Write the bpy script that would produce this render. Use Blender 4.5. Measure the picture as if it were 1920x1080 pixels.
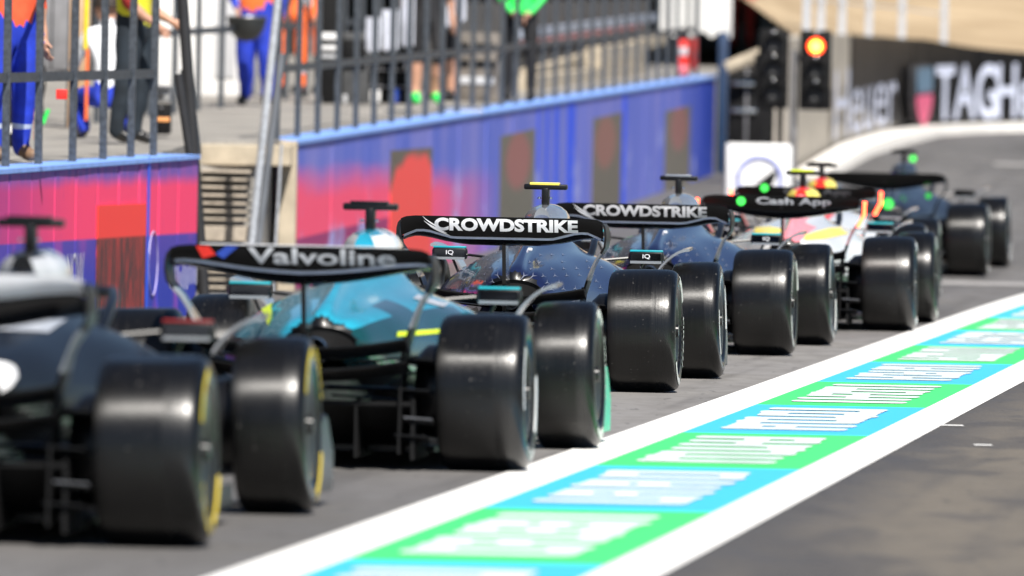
import bpy, bmesh, math, random
from mathutils import Vector, Matrix
from mathutils.bvhtree import BVHTree
R = math.radians
random.seed(7)
for o in list(bpy.data.objects): bpy.data.objects.remove(o)
SC = bpy.context.scene
COL = SC.collection

# ------------------------------------------------------------------ camera
CAMZ = 1.69; FPX = 21333.0
PITCH = (540 - 188) / FPX
ROLL = 0.0200
fwd = Vector((0, math.cos(PITCH), -math.sin(PITCH)))
r0 = Vector((1, 0, 0)); u0 = r0.cross(fwd)
cr = math.cos(ROLL) * r0 + math.sin(ROLL) * u0
cu = -math.sin(ROLL) * r0 + math.cos(ROLL) * u0
cam_d = bpy.data.cameras.new('camera'); cam = bpy.data.objects.new('camera', cam_d); COL.objects.link(cam)
m = Matrix((cr, cu, -fwd)).transposed().to_4x4(); m.translation = Vector((0, 0, CAMZ))
cam.matrix_world = m
cam_d.lens = 400; cam_d.sensor_width = 36; cam_d.clip_start = 1; cam_d.clip_end = 2000
cam_d.dof.use_dof = True; cam_d.dof.focus_distance = 66.6; cam_d.dof.aperture_fstop = 4.0
SC.camera = cam
# ------------------------------------------------------------------ world, sun, exposure
SUN_EL, SUN_X = R(52), 0.32          # sun stands behind the camera
w = bpy.data.worlds.new('World'); SC.world = w; w.use_nodes = True
nt = w.node_tree; bg = nt.nodes['Background']
sky = nt.nodes.new('ShaderNodeTexSky'); sky.sky_type = 'NISHITA'; sky.sun_disc = False
sky.sun_elevation = SUN_EL; sky.sun_rotation = math.pi - SUN_X
nt.links.new(sky.outputs[0], bg.inputs[0]); bg.inputs[1].default_value = 0.05; sky.dust_density = .25; sky.ozone_density = 3.0; sky.air_density = .9
sl = bpy.data.lights.new('sun', 'SUN'); so = bpy.data.objects.new('sun', sl); COL.objects.link(so)
sl.energy = 5.0; sl.angle = R(0.5); sl.color = (1, .95, .88)
sd = Vector((math.sin(SUN_X) * math.cos(SUN_EL), -math.cos(SUN_X) * math.cos(SUN_EL), math.sin(SUN_EL)))
so.rotation_euler = sd.to_track_quat('Z', 'Y').to_euler()
SC.view_settings.view_transform = 'Standard'; SC.view_settings.look = 'None'
SC.view_settings.exposure = 0.72; SC.view_settings.gamma = 1; SC.view_settings.use_curve_mapping = False

# ------------------------------------------------------------------ helpers
def ray(px, py, d):
    """point of the place seen at photo pixel (px,py) at depth y = d"""
    v = cr * ((px - 960) / FPX) + cu * (-(py - 540) / FPX) + fwd
    v = v * (d / v.y)
    return Vector((v.x, d, CAMZ + v.z))
def lerp(a, b, t): return a + (b - a) * t
def interp(tab, x):
    if x <= tab[0][0]: return tab[0][1]
    for (x0, y0), (x1, y1) in zip(tab, tab[1:]):
        if x <= x1: return lerp(y0, y1, (x - x0) / (x1 - x0))
    return tab[-1][1]
GP = [(0, 0), (94, 0), (100, .006), (106, .015), (112, .045), (118, .13), (126, .28), (150, .74), (160, .92), (171, 1.1), (181, 1.27), (185, 1.34), (189, 1.46), (210, 1.9), (400, 4)]
PP = [(0, .5), (60, 1.02), (78, 1.144), (87, 1.225), (99, 1.296), (400, 1.296 + .0148 * 301)]
def zg(d): return interp(GP, d)
def zp(d): return interp(PP, d)

def empty(name, loc=(0, 0, 0), rz=0, label=None, cat=None, group=None, kind=None):
    o = bpy.data.objects.new(name, None); COL.objects.link(o)
    o.location = loc; o.rotation_euler = (0, 0, rz); o.empty_display_size = .2
    return tag(o, label, cat, group, kind)
def tag(o, label=None, cat=None, group=None, kind=None):
    if label: o['label'] = label
    if cat: o['category'] = cat
    if group: o['group'] = group
    if kind: o['kind'] = kind
    return o
def link(name, me, parent=None):
    o = bpy.data.objects.new(name, me); COL.objects.link(o); o.parent = parent
    return o

class MB:
    def __init__(s): s.v = []; s.f = []; s.mi = []
    def add(s, vs, fs, mi=0):
        n = len(s.v); s.v += [tuple(v) for v in vs]; s.f += [tuple(i + n for i in f) for f in fs]; s.mi += [mi] * len(fs); return s
    def box(s, c, d, rz=0, ry=0, rx=0, mi=0, b=0):
        M = Matrix.Translation(c) @ Matrix.Rotation(rz, 4, 'Z') @ Matrix.Rotation(ry, 4, 'Y') @ Matrix.Rotation(rx, 4, 'X')
        x, y, z = d[0] / 2, d[1] / 2, d[2] / 2
        if b <= 0:
            vs = [M @ Vector((sx * x, sy * y, sz * z)) for sx in (-1, 1) for sy in (-1, 1) for sz in (-1, 1)]
            return s.add(vs, [(0, 1, 3, 2), (4, 6, 7, 5), (0, 4, 5, 1), (2, 3, 7, 6), (0, 2, 6, 4), (1, 5, 7, 3)], mi)
        bm = bmesh.new(); bmesh.ops.create_cube(bm, size=1)
        bmesh.ops.scale(bm, vec=d, verts=bm.verts)
        bmesh.ops.bevel(bm, geom=bm.edges[:], offset=b, segments=2, affect='EDGES', profile=.5)
        bm.verts.index_update()
        vs = [M @ v.co for v in bm.verts]; fs = [[v.index for v in f.verts] for f in bm.faces]; bm.free()
        return s.add(vs, fs, mi)
    def tube(s, pts, r, n=8, mi=0, flat=1.0):
        pts = [Vector(p) for p in pts]; rr = r if isinstance(r, (list, tuple)) else [r] * len(pts)
        rings = []; up = Vector((0, 0, 1))
        for i, p in enumerate(pts):
            t = (pts[min(i + 1, len(pts) - 1)] - pts[max(i - 1, 0)]).normalized()
            a = t.cross(up)
            if a.length < .05: a = t.cross(Vector((0, 1, 0)))
            a.normalize(); b = a.cross(t)
            rings.append([p + a * math.cos(q) * rr[i] + b * math.sin(q) * rr[i] * flat for q in [2 * math.pi * k / n for k in range(n)]])
        return s.loft(rings, mi=mi)
    def loft(s, rings, caps=True, mi=0, closed=True):
        n = len(rings[0]); vs = [v for r in rings for v in r]; fs = []
        for i in range(len(rings) - 1):
            for k in range(n if closed else n - 1):
                k2 = (k + 1) % n
                fs.append((i * n + k, i * n + k2, (i + 1) * n + k2, (i + 1) * n + k))
        if caps: fs += [tuple(range(n))[::-1], tuple((len(rings) - 1) * n + k for k in range(n))]
        return s.add(vs, fs, mi)
    def lathe(s, prof, axis='X', n=48, c=(0, 0, 0), mi=0, a0=0, a1=2 * math.pi, closed=False):
        """prof: list of (t along axis, r)"""
        full = abs(a1 - a0 - 2 * math.pi) < 1e-6; cnt = n if full else n + 1
        vs = []; fs = []; m_ = len(prof)
        for i in range(cnt):
            q = a0 + (a1 - a0) * i / n
            for t, r in prof:
                if axis == 'X': vs.append((c[0] + t, c[1] + r * math.cos(q), c[2] + r * math.sin(q)))
                elif axis == 'Y': vs.append((c[0] + r * math.cos(q), c[1] + t, c[2] + r * math.sin(q)))
                else: vs.append((c[0] + r * math.cos(q), c[1] + r * math.sin(q), c[2] + t))
        for i in range(n):
            j = (i + 1) % cnt
            for k in range(m_ if closed else m_ - 1):
                k2 = (k + 1) % m_
                fs.append((i * m_ + k, i * m_ + k2, j * m_ + k2, j * m_ + k))
        return s.add(vs, fs, mi)
    def mesh(s, name, mats, smooth=True):
        me = bpy.data.meshes.new(name); me.from_pydata(s.v, [], s.f)
        if not isinstance(mats, (list, tuple)): mats = [mats]
        for mt in mats: me.materials.append(mt)
        if len(mats) > 1: me.polygons.foreach_set('material_index', s.mi)
        bm = bmesh.new(); bm.from_mesh(me); bmesh.ops.recalc_face_normals(bm, faces=bm.faces); bm.to_mesh(me); bm.free()
        if smooth:
            me.polygons.foreach_set('use_smooth', [True] * len(me.polygons))
            try: me.set_sharp_from_angle(angle=R(38))
            except Exception: pass
        me.update(); return me
    def build(s, name, mats, parent=None, smooth=True): return link(name, s.mesh(name, mats, smooth), parent)

# ------------------------------------------------------------------ materials
MC = {}
def mat(name, col, rough=.5, metal=0, coat=0, var=.15, vs=6., bump=0, bs=60., spec=.5, emit=0, alpha=1, stretch=None):
    if name in MC: return MC[name]
    mt = bpy.data.materials.new(name); mt.use_nodes = True; n = mt.node_tree; b = n.nodes['Principled BSDF']
    b.inputs['Roughness'].default_value = rough; b.inputs['Metallic'].default_value = metal
    b.inputs['Coat Weight'].default_value = coat; b.inputs['Coat Roughness'].default_value = .06
    b.inputs['Specular IOR Level'].default_value = spec
    tc = n.nodes.new('ShaderNodeTexCoord'); mp = n.nodes.new('ShaderNodeMapping'); n.links.new(tc.outputs['Object'], mp.inputs[0])
    if stretch: mp.inputs['Scale'].default_value = stretch
    nz = n.nodes.new('ShaderNodeTexNoise'); nz.inputs['Scale'].default_value = vs; nz.inputs['Detail'].default_value = 5
    n.links.new(mp.outputs[0], nz.inputs[0])
    rp = n.nodes.new('ShaderNodeValToRGB'); e = rp.color_ramp.elements
    e[0].position = .3; e[1].position = .7
    e[0].color = tuple(c * (1 - var) for c in col) + (1,); e[1].color = tuple(min(1, c * (1 + var)) for c in col) + (1,)
    n.links.new(nz.outputs[0], rp.inputs[0]); n.links.new(rp.outputs[0], b.inputs['Base Color'])
    if emit: b.inputs['Emission Color'].default_value = (*col, 1); b.inputs['Emission Strength'].default_value = emit
    if bump:
        n2 = n.nodes.new('ShaderNodeTexNoise'); n2.inputs['Scale'].default_value = bs; n2.inputs['Detail'].default_value = 4
        n.links.new(mp.outputs[0], n2.inputs[0]); bp = n.nodes.new('ShaderNodeBump'); bp.inputs['Strength'].default_value = bump
        bp.inputs['Distance'].default_value = .02
        n.links.new(n2.outputs[0], bp.inputs['Height']); n.links.new(bp.outputs[0], b.inputs['Normal'])
    MC[name] = mt; return mt
class NG:
    """small node-math helper"""
    def __init__(s, name, rough=.5, coat=0, spec=.5):
        s.m = bpy.data.materials.new(name); s.m.use_nodes = True; s.n = s.m.node_tree; s.b = s.n.nodes['Principled BSDF']
        s.b.inputs['Roughness'].default_value = rough; s.b.inputs['Coat Weight'].default_value = coat
        s.b.inputs['Specular IOR Level'].default_value = spec
        s.tc = s.n.nodes.new('ShaderNodeTexCoord'); s.co = s.tc.outputs['Object']
        sp = s.n.nodes.new('ShaderNodeSeparateXYZ'); s.n.links.new(s.co, sp.inputs[0]); s.x, s.y, s.z = sp.outputs
    def _in(s, sock, v):
        if hasattr(v, 'is_output') or isinstance(v, bpy.types.NodeSocket): s.n.links.new(v, sock)
        else: sock.default_value = v
    def math(s, op, a, b=0., c=0.):
        k = s.n.nodes.new('ShaderNodeMath'); k.operation = op; s._in(k.inputs[0], a); s._in(k.inputs[1], b); s._in(k.inputs[2], c); return k.outputs[0]
    def rng(s, v, a, b, c=0., d=1., smooth=True):
        k = s.n.nodes.new('ShaderNodeMapRange'); k.interpolation_type = 'SMOOTHSTEP' if smooth else 'LINEAR'
        for i, q in enumerate((v, a, b, c, d)): s._in(k.inputs[i], q)
        return k.outputs[0]
    def noise(s, scale, detail=4, stretch=None, dist=0., vec=None):
        k = s.n.nodes.new('ShaderNodeTexNoise'); k.inputs['Scale'].default_value = scale; k.inputs['Detail'].default_value = detail
        k.inputs['Distortion'].default_value = dist
        mp = s.n.nodes.new('ShaderNodeMapping'); s.n.links.new(vec or s.co, mp.inputs[0])
        if stretch: mp.inputs['Scale'].default_value = stretch
        s.n.links.new(mp.outputs[0], k.inputs[0]); return k.outputs[0]
    def mix(s, f, a, b):
        k = s.n.nodes.new('ShaderNodeMix'); k.data_type = 'RGBA'; s._in(k.inputs['Factor'], f)
        for i, q in ((6, a), (7, b)):
            if isinstance(q, tuple): k.inputs[i].default_value = (*q, 1)
            else: s.n.links.new(q, k.inputs[i])
        return k.outputs[2]
    def out(s, col, rough=None, bump=None, bstr=.3, bdist=.01):
        s.n.links.new(col, s.b.inputs['Base Color'])
        if rough is not None: s._in(s.b.inputs['Roughness'], rough)
        if bump is not None:
            k = s.n.nodes.new('ShaderNodeBump'); k.inputs['Strength'].default_value = bstr; k.inputs['Distance'].default_value = bdist
            s.n.links.new(bump, k.inputs['Height']); s.n.links.new(k.outputs[0], s.b.inputs['Normal'])
        return s.m

LK = .0875                                   # lane runs X += LK per metre of depth
def lane_x(d, off): return -1.03 + LK * (d - 39.9) + off     # off = metres right of the outer edge of the left white line

def m_asphalt():
    g = NG('asphalt_road', .75)
    # lateral position relative to the painted strip
    lat = g.math('SUBTRACT', g.x, g.math('MULTIPLY_ADD', g.y, LK, -1.03 - LK * 39.9))
    big = g.noise(.6, 5, (1.2, .12, 1)); mid = g.noise(4, 5, (1, .25, 1)); fine = g.noise(160, 2); grit = g.noise(45, 4, (1, .35, 1))
    c1 = g.mix(g.rng(big, .35, .65), (.098, .094, .091), (.135, .129, .125))
    c2 = g.mix(g.rng(big, .4, .6), (.058, .053, .050), (.135, .115, .088))
    c2 = g.mix(g.rng(g.math('ADD', lat, g.math('MULTIPLY', mid, .5)), 1.7, 2.3), (.06, .056, .054), c2)
    c2 = g.mix(g.math('MULTIPLY', g.rng(g.noise(1.1, 3, (1.6, .35, 1), .6), .5, .62), .6), c2, (.045, .042, .042))
    pale = g.math('MULTIPLY', g.math('MULTIPLY', g.rng(g.y, 50, 58), g.rng(g.y, 90, 80)), g.rng(lat, -2.6, -1.2))
    c1 = g.mix(g.math('MULTIPLY', pale, .85), c1, (.225, .215, .205))
    c = g.mix(g.rng(lat, 1.2, 1.3), c1, c2)
    c = g.mix(g.rng(mid, .35, .7, 0, .35), c, (.055, .052, .05))
    cv = g.n.nodes.new('ShaderNodeCombineXYZ'); g.n.links.new(lat, cv.inputs[0]); g.n.links.new(g.math('MULTIPLY', g.y, .03), cv.inputs[1])
    trk = g.noise(2.4, 4, None, 0., cv.outputs[0]); c = g.mix(g.rng(trk, .50, .66, 0, .45), c, (.05, .048, .047))
    spk = g.noise(14, 3, (1, .12, 1)); c = g.mix(g.rng(spk, .63, .70, 0, .5), c, (.04, .038, .037))
    c = g.mix(g.rng(grit, .55, .75, 0, .35), c, (.2, .19, .18))
    c = g.mix(g.rng(fine, .6, .72, 0, .5), c, (.26, .25, .24))
    return g.out(c, g.rng(mid, .3, .7, .62, .85), grit, .5, .006)
M_asph = m_asphalt()
def m_paint(name, col, dirt=.35):
    g = NG(name, .55)
    c = g.mix(g.rng(g.noise(2.2, 6, (1, .12, 1)), .5, .75, 0, dirt), col, tuple(q * .62 + .02 for q in col))
    c = g.mix(g.rng(g.noise(60, 4, (1, .4, 1)), .62, .72, 0, .5), c, tuple(q * .5 for q in col))
    return g.out(c, None, g.noise(90, 3), .25, .004)
M_wline = m_paint('white_road_paint', (.82, .81, .78), .18)
M_green = m_paint('green_road_paint', (.055, .66, .16), .15)
M_blue = m_paint('sky_blue_road_paint', (.045, .45, .8), .15)
M_letter = m_paint('worn_white_lettering_paint', (.62, .70, .69), .4)

ANROT = 0.25
def m_tyre():
    g = NG('tyre_rubber', .4, 0, .5)
    st = g.noise(7, 5, (60, .5, .5)); sp = g.noise(50, 3)
    worn = g.math('SUBTRACT', 1., g.rng(g.x, .055, .085))          # scrubbed band of the tread
    r_ = g.mix(g.rng(st, .3, .7), (.0025, .0025, .0025), (.0075, .007, .007))
    c = g.mix(g.math('MULTIPLY', worn, g.rng(st, .2, .8, .6, 1.)), (.003, .003, .0033), r_)
    c = g.mix(g.rng(sp, .68, .74, 0, .6), c, (.1, .095, .09))
    ro = g.math('ADD', g.math('MULTIPLY', worn, .15), g.rng(st, .2, .8, .24, .34))
    tn = g.n.nodes.new('ShaderNodeTangent'); tn.direction_type = 'RADIAL'; tn.axis = 'X'
    g.n.links.new(tn.outputs[0], g.b.inputs['Tangent']); g.b.inputs['Anisotropic Rotation'].default_value = ANROT
    g._in(g.b.inputs['Anisotropic'], g.math('MULTIPLY', worn, .9))
    return g.out(c, ro, g.math('ADD', g.math('MULTIPLY', st, .6), g.math('MULTIPLY', sp, .5)), .22, .004)
M_tyre = m_tyre()
M_carb = mat('carbon_black', (.004, .004, .0045), .36, coat=.15, spec=.35, var=.4, vs=80)
M_matte = mat('matte_black', (.006, .006, .0065), .7, spec=.2, var=.3)
M_gloss = mat('gloss_black_paint', (.006, .007, .009), .2, coat=.5, var=.25, spec=.4)
M_silver = mat('silver_paint', (.5, .52, .56), .22, metal=.7, coat=.6)
M_chrome = mat('bright_metal', (.6, .6, .6), .22, metal=1)
M_steel = mat('dull_metal', (.2, .2, .21), .4, metal=.8, var=.3)
M_wingend = mat('satin_black_wing_end', (.01, .01, .011), .42, spec=.3)
M_flap = mat('black_wing_paint', (.004, .004, .0045), .42, spec=.22, var=.2)
M_carpaint = mat('black_paint_blue_reflection', (.030, .045, .15), .14, metal=.75, coat=.55, var=.1, vs=3)  # blue of the reflected sky put into the black paint colour
M_whitep = mat('white_car_paint', (.8, .8, .8), .25, coat=.8, var=.04)
M_teal = mat('teal_car_paint', (.02, .32, .46), .22, coat=1, var=.12)
M_dgreen = mat('dark_green_car_paint', (.004, .05, .055), .2, coat=1)
M_aqua = mat('aqua_trim', (.015, .34, .40), .35)
M_lime = mat('lime_trim', (.6, .75, .02), .4)
M_red = mat('red_paint', (.75, .03, .02), .35, coat=.4)
M_pink = mat('pink_red_paint', (.85, .28, .32), .35, coat=.4)
M_yel = mat('yellow_paint', (.9, .72, .12), .4, coat=.3)
M_bluep = mat('blue_car_paint', (.02, .07, .45), .25, coat=1)
M_lgrey = mat('pale_grey_car_paint', (.55, .56, .58), .3, coat=.7)
M_letw = mat('white_lettering', (.78, .79, .82), .4, var=.05)
M_letg = mat('grey_lettering', (.06, .062, .066), .4, var=.05)
M_redlamp = mat('red_lamp_glow', (1, .06, .02), .4, emit=9, var=0)
M_grnflare = mat('green_flare_glow', (.05, .7, .08), .4, emit=.5, var=0)  # glow of the added green flare discs
M_glass = mat('mirror_glass', (.1, .11, .13), .05, metal=1)

# ------------------------------------------------------------------ lettering helper
def text_mesh(txt, bold=.02, space=1.0, shear=0):
    cu_ = bpy.data.curves.new('t', 'FONT'); cu_.body = txt; cu_.offset = bold; cu_.space_character = space; cu_.shear = shear
    cu_.resolution_u = 4; cu_.extrude = .0
    o = bpy.data.objects.new('t', cu_); COL.objects.link(o)
    dg = bpy.context.evaluated_depsgraph_get(); me = bpy.data.meshes.new_from_object(o.evaluated_get(dg))
    bpy.data.objects.remove(o)
    bm = bmesh.new(); bm.from_mesh(me)
    bmesh.ops.remove_doubles(bm, verts=bm.verts, dist=1e-5)
    return me, bm
def text_on(name, txt, fn, w, h, mt, parent, bold=.02, space=1.0, cuts=0, shear=0, thick=None):
    """fn(u,v)->point for u in 0..w, v in 0..h"""
    me, bm = text_mesh(txt, bold, space, shear)
    if cuts: 
        xs = [v.co.x for v in bm.verts]; a, b = min(xs), max(xs)
        for k in range(1, cuts):
            x = a + (b - a) * k / cuts
            bmesh.ops.bisect_plane(bm, geom=bm.verts[:] + bm.edges[:] + bm.faces[:], plane_co=(x, 0, 0), plane_no=(1, 0, 0))
        ys = [v.co.y for v in bm.verts]; a, b = min(ys), max(ys)
        for k in range(1, 7):
            bmesh.ops.bisect_plane(bm, geom=bm.verts[:] + bm.edges[:] + bm.faces[:], plane_co=(0, a + (b - a) * k / 7, 0), plane_no=(0, 1, 0))
    if thick:
        r = bmesh.ops.extrude_face_region(bm, geom=bm.faces[:])
        for v in [g for g in r['geom'] if isinstance(g, bmesh.types.BMVert)]: v.co.z += 1
    xs = [v.co.x for v in bm.verts]; ys = [v.co.y for v in bm.verts]
    x0, x1, y0, y1 = min(xs), max(xs), min(ys), max(ys)
    for v in bm.verts:
        p = Vector(fn((v.co.x - x0) / (x1 - x0) * w, (v.co.y - y0) / (y1 - y0) * h))
        if thick: p = p + Vector(thick) * v.co.z
        v.co = p
    bm.to_mesh(me); bm.free(); me.materials.clear(); me.materials.append(mt)
    return link(name, me, parent)

# ================================================================== SETTING
def sheet(name, pts_l, pts_r, mt, dz=0., parent=None, kind='structure', zf=zg):
    mb = MB(); vs = []; n = len(pts_l)
    for (a, b) in zip(pts_l, pts_r): vs += [(a[0], a[1], zf(a[1]) + dz), (b[0], b[1], zf(b[1]) + dz)]
    mb.add(vs, [(2 * i, 2 * i + 1, 2 * i + 3, 2 * i + 2) for i in range(n - 1)])
    o = mb.build(name, mt, parent, smooth=False)
    if kind: o['kind'] = kind
    return o
ds = [-30, 0, 30, 50, 60, 70, 80, 90, 94] + list(range(96, 200, 2)) + [205, 215, 230, 260, 400]
sheet('pit_lane', [(-60, d) for d in ds], [(60, d) for d in ds], M_asph)
# painted strip: two white lines and coloured blocks between them
dl = [30, 40, 50, 60, 70, 80, 90] + list(range(94, 150, 3))
def line(name, o0, o1, dd, mt, dz=.004, parent=None):
    bend = lambda d: .0007 * max(0, d - 92) ** 2
    return sheet(name, [(lane_x(d, o0) + bend(d), d) for d in dd], [(lane_x(d, o1) + bend(d), d) for d in dd], mt, dz, parent, None if parent else 'structure')
paint = empty('painted_strip', (0, 0, 0), kind='structure')
line('white_line', 0, .30, dl, M_wline, .004, paint)
line('white_line', 1.26, 1.52, dl, M_wline, .004, paint)
BL = 5.67; d0 = 41.4 - 3 * BL
rs = random.Random(3)
def stroke(mb, o0, o1, da, db, z=.008):
    """rounded bar across the lane, slanted with it"""
    n = 5; vs = []; h = (db - da) / 2; c = (da + db) / 2; r = .035
    ring = []
    for k in range(n + 1): q = -math.pi / 2 + math.pi * k / n; ring.append((o1 - r + r * math.cos(q), c + h * math.sin(q)))
    for k in range(n + 1): q = math.pi / 2 + math.pi * k / n; ring.append((o0 + r + r * math.cos(q), c + h * math.sin(q)))
    bend = lambda d: .0007 * max(0, d - 92) ** 2
    mb.add([(lane_x(d, o) + bend(d), d, zg(d) + z) for o, d in ring], [tuple(range(len(ring)))])
for i in range(0, 17):
    a = d0 + i * BL; b = a + BL
    dd = [a, (a + b) / 2, b]
    line('painted_block', .30, 1.26, dd, M_green if i % 2 == 1 else M_blue, .004, paint)
    mb = MB(); n = 7; L = BL * .80 / n; st = a + BL * .12
    for k in range(n):
        s0 = st + k * L; wig = rs.uniform(-.015, .015)
        full = rs.random() < .75
        stroke(mb, .44 + wig, 1.10 + wig, s0, s0 + L * .62)
        if not full: pass
    mb2 = MB()
    for k in range(n - 1):
        s0 = st + k * L
        if rs.random() < .55: stroke(mb, .45, .45 + rs.uniform(.12, .22), s0 + L * .28, s0 + L * 1.3)
        if rs.random() < .55: stroke(mb, 1.10 - rs.uniform(.12, .22), 1.09, s0 + L * .28, s0 + L * 1.3)
        if rs.random() < .4: stroke(mb, .70, .70 + rs.uniform(.1, .16), s0 + L * .28, s0 + L * 1.3)
    # lift overlapping bars slightly one above the other so that no faces share a plane
    fv = 0
    for fi, f in enumerate(mb.f):
        for vi in f:
            x, y, z = mb.v[vi]; mb.v[vi] = (x, y, z + fi * .00012)
    mb.build('painted_letters', M_letter, paint, smooth=False)
for (pa, pb) in (((1755, 531), (2100, 540)), ((1860, 431), (2100, 437))):
    da = 21333 * (1.69 - .07) / (pa[1] - .02 * (pa[0] - 960) - 188)
    for _ in range(6): da = 21333 * (1.69 - zg(da)) / (pa[1] - .02 * (pa[0] - 960) - 188)
    xa = ray(pa[0], pa[1], da).x
    mb = MB(); zz = zg(da) + .006
    mb.add([(xa, da - .8, zg(da - .8) + .006), (xa + 6, da - .8, zg(da - .8) + .006), (xa + 6, da + .8, zg(da + .8) + .006), (xa, da + .8, zg(da + .8) + .006)], [(0, 1, 2, 3)])
    mb.build('transverse_line', mat('faded_line_paint', (.3, .29, .28), .7), None, smooth=False)['kind'] = 'structure'
mb = MB()
for (px, py, wd) in ((1782, 799, .14), (1843, 836, .09)):
    dd_ = 36053 / (py - .02 * (px - 960) - 188); p = ray(px, py, dd_)
    mb.add([(p.x - wd / 2, dd_ - .09, .005), (p.x + wd / 2, dd_ - .09, .005), (p.x + wd / 2, dd_ + .09, .005), (p.x - wd / 2, dd_ + .09, .005)], [(0, 1, 2, 3)])
mb.build('small_paint_mark', M_wline, None, smooth=False)['kind'] = 'structure'

# ---- raised paddock platform
W1 = [(-3.526, 78), (-2.43, 87)]; W1s = ((-2.43 + 3.526) / 9)
def w1x(d): return -3.526 + W1s * (d - 78)
def w2x(d): return -1.917 + LK * (d - 99)
def edge(d):
    if d <= 87: return w1x(d) - .12
    if d <= 97.65: return -2.72
    return w2x(d) - .12
g = NG('platform_concrete', .8)
c = g.mix(g.rng(g.noise(1.5, 5), .35, .65), (.2, .19, .175), (.32, .3, .27))
c = g.mix(g.rng(g.noise(30, 4), .5, .7, 0, .4), c, (.12, .11, .10))
M_plat = g.out(c, None, g.noise(60, 3), .3, .01)
dp = [40, 60, 78, 87.0, 87.1, 90, 94, 97.6, 97.7, 98.6] + list(range(101, 176, 4)) + [176, 190, 230, 280]
pl = sheet('paddock_platform', [(-70, d) for d in dp], [(edge(min(d, 176)), d) for d in dp], M_plat, 0, zf=zp)
mb = MB(); vs = []
for d in dp:
    if d > 176: break
    vs += [(edge(d), d, zp(d)), (edge(d), d, zg(d) - .1)]
mb.add(vs, [(2 * i, 2 * i + 1, 2 * i + 3, 2 * i + 2) for i in range(len(vs) // 2 - 1)])
mb.build('platform_side', M_plat, None, smooth=False)['kind'] = 'structure'
M_gal = mat('galvanised_steel', (.065, .075, .088), .5, metal=.35, var=.4, vs=25, bump=.15)
M_galb = mat('bright_galvanised_steel', (.60, .63, .68), .4, metal=.5, var=.2, vs=25)
M_dark = mat('dark_painted_steel', (.02, .02, .022), .5)

# ---- murals on the walls (flat print)
def mural1():
    g = NG('pink_and_blue_mural_print', .6, 0, .25)
    n1 = g.noise(1.3, 4, (1, 1, .6)); n2 = g.noise(3, 4, (3, 1, .5))
    z = g.math('ADD', g.z, g.math('MULTIPLY', g.math('SUBTRACT', n1, .5), .10))
    u = g.x
    pk = g.mix(g.rng(u, 17.5, 22), (.50, .05, .24), (1., .065, .18))
    top = g.mix(g.rng(n2, .3, .7), (.14, .09, .42), (.32, .10, .40))
    c = g.mix(g.rng(z, .98, 1.10), pk, top)
    low = g.mix(g.rng(g.z, .2, .62), (.03, .05, .42), (.09, .06, .40))
    low = g.mix(g.rng(g.noise(1.1, 2), .5, .65, 0, .7), low, (.35, .07, .4))
    c = g.mix(g.rng(g.z, .62, .64), low, c)
    c = g.mix(g.rng(g.noise(9, 5, (2, 1, .4)), .62, .75, 0, .35), c, (.1, .08, .3))
    return g.out(c, .6)
def mural2():
    g = NG('blue_and_pink_mural_print', .6, 0, .25)
    n1 = g.noise(.5, 4, (.6, 1, 3)); n2 = g.noise(.9, 4, (1.2, 1, .3))
    u = g.x; z = g.math('SUBTRACT', g.z, g.math('MULTIPLY', u, .0147))
    lav = g.mix(g.rng(n2, .3, .7), (.10, .15, .60), (.21, .22, .62))
    lav = g.mix(g.rng(u, 44, 51), lav, (.03, .07, .45))
    pkz = g.rng(g.math('ADD', z, g.math('ADD', g.math('MULTIPLY', u, .018), g.math('MULTIPLY', g.math('SUBTRACT', n1, .5), .35))), 1.12, .78)
    c = g.mix(g.math('MULTIPLY', pkz, g.rng(u, 21, 11)), lav, (1, .095, .20))
    # dark lower part with red
    c = g.mix(g.math('MULTIPLY', g.rng(z, .45, .43), g.rng(u, 9, 8)), c, (.35, .04, .16))
    # bright seams of blue
    for a, b in ((24.5, 25.0), (25.6, 26.2), (26.7, 27.4), (28.4, 29.7), (36.3, 37.2)):
        c = g.mix(g.math('MULTIPLY', g.rng(u, a, a + .15), g.rng(u, b, b - .15)), c, (.03, .10, .82))
    # pale blobs low down
    c = g.mix(g.math('MULTIPLY', g.rng(g.noise(.55, 3, (1, 1, 2.5)), .55, .68), g.rng(z, .9, .4, 0, .8)), c, (.38, .42, .78))
    return g.out(c, .6)
M_mur1, M_mur2 = mural1(), mural2()
M_cap = mat('light_blue_cap_paint', (.22, .40, .88), .45)
def m_poster(i):
    g = NG('brown_and_red_print_%s' % 'abcdef'[i], .5)
    col = [(1, .045, .035), (1, .07, .06), (.3, .1, .09), (.28, .12, .1), (.3, .13, .12)][i]
    base = [(.05, .02, .02), (.12, .10, .075), (.13, .12, .09), (.14, .125, .10), (.15, .135, .11)][i]
    n = g.noise(1.5, 4, (1, 1, 1.5)); zz = g.math('SUBTRACT', g.z, g.math('MULTIPLY', g.x, .0147))
    if i == 0:
        f = g.math('MAXIMUM', g.rng(g.z, .62, .64), g.rng(g.noise(9, 3, (3, 1, .25)), .5, .6, 0, .6))
    elif i == 1:
        dx = g.math('ABSOLUTE', g.math('SUBTRACT', g.x, 10.6)); f = g.rng(g.math('ADD', g.math('ADD', zz, g.math('MULTIPLY', g.math('POWER', dx, 4.), .012)), g.math('MULTIPLY', n, .25)), 1.16, 1.04)
    else:
        cx = 22.1 + 11.7 * (i - 2)
        dx = g.math('DIVIDE', g.math('SUBTRACT', g.x, cx + .1), 1.7); dz = g.math('DIVIDE', g.math('SUBTRACT', zz, .72), .34)
        rr = g.math('SQRT', g.math('ADD', g.math('MULTIPLY', dx, dx), g.math('MULTIPLY', dz, dz))); f = g.rng(rr, 1.05, .7)
    return g.out(g.mix(f, base, col), .5)
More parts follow.
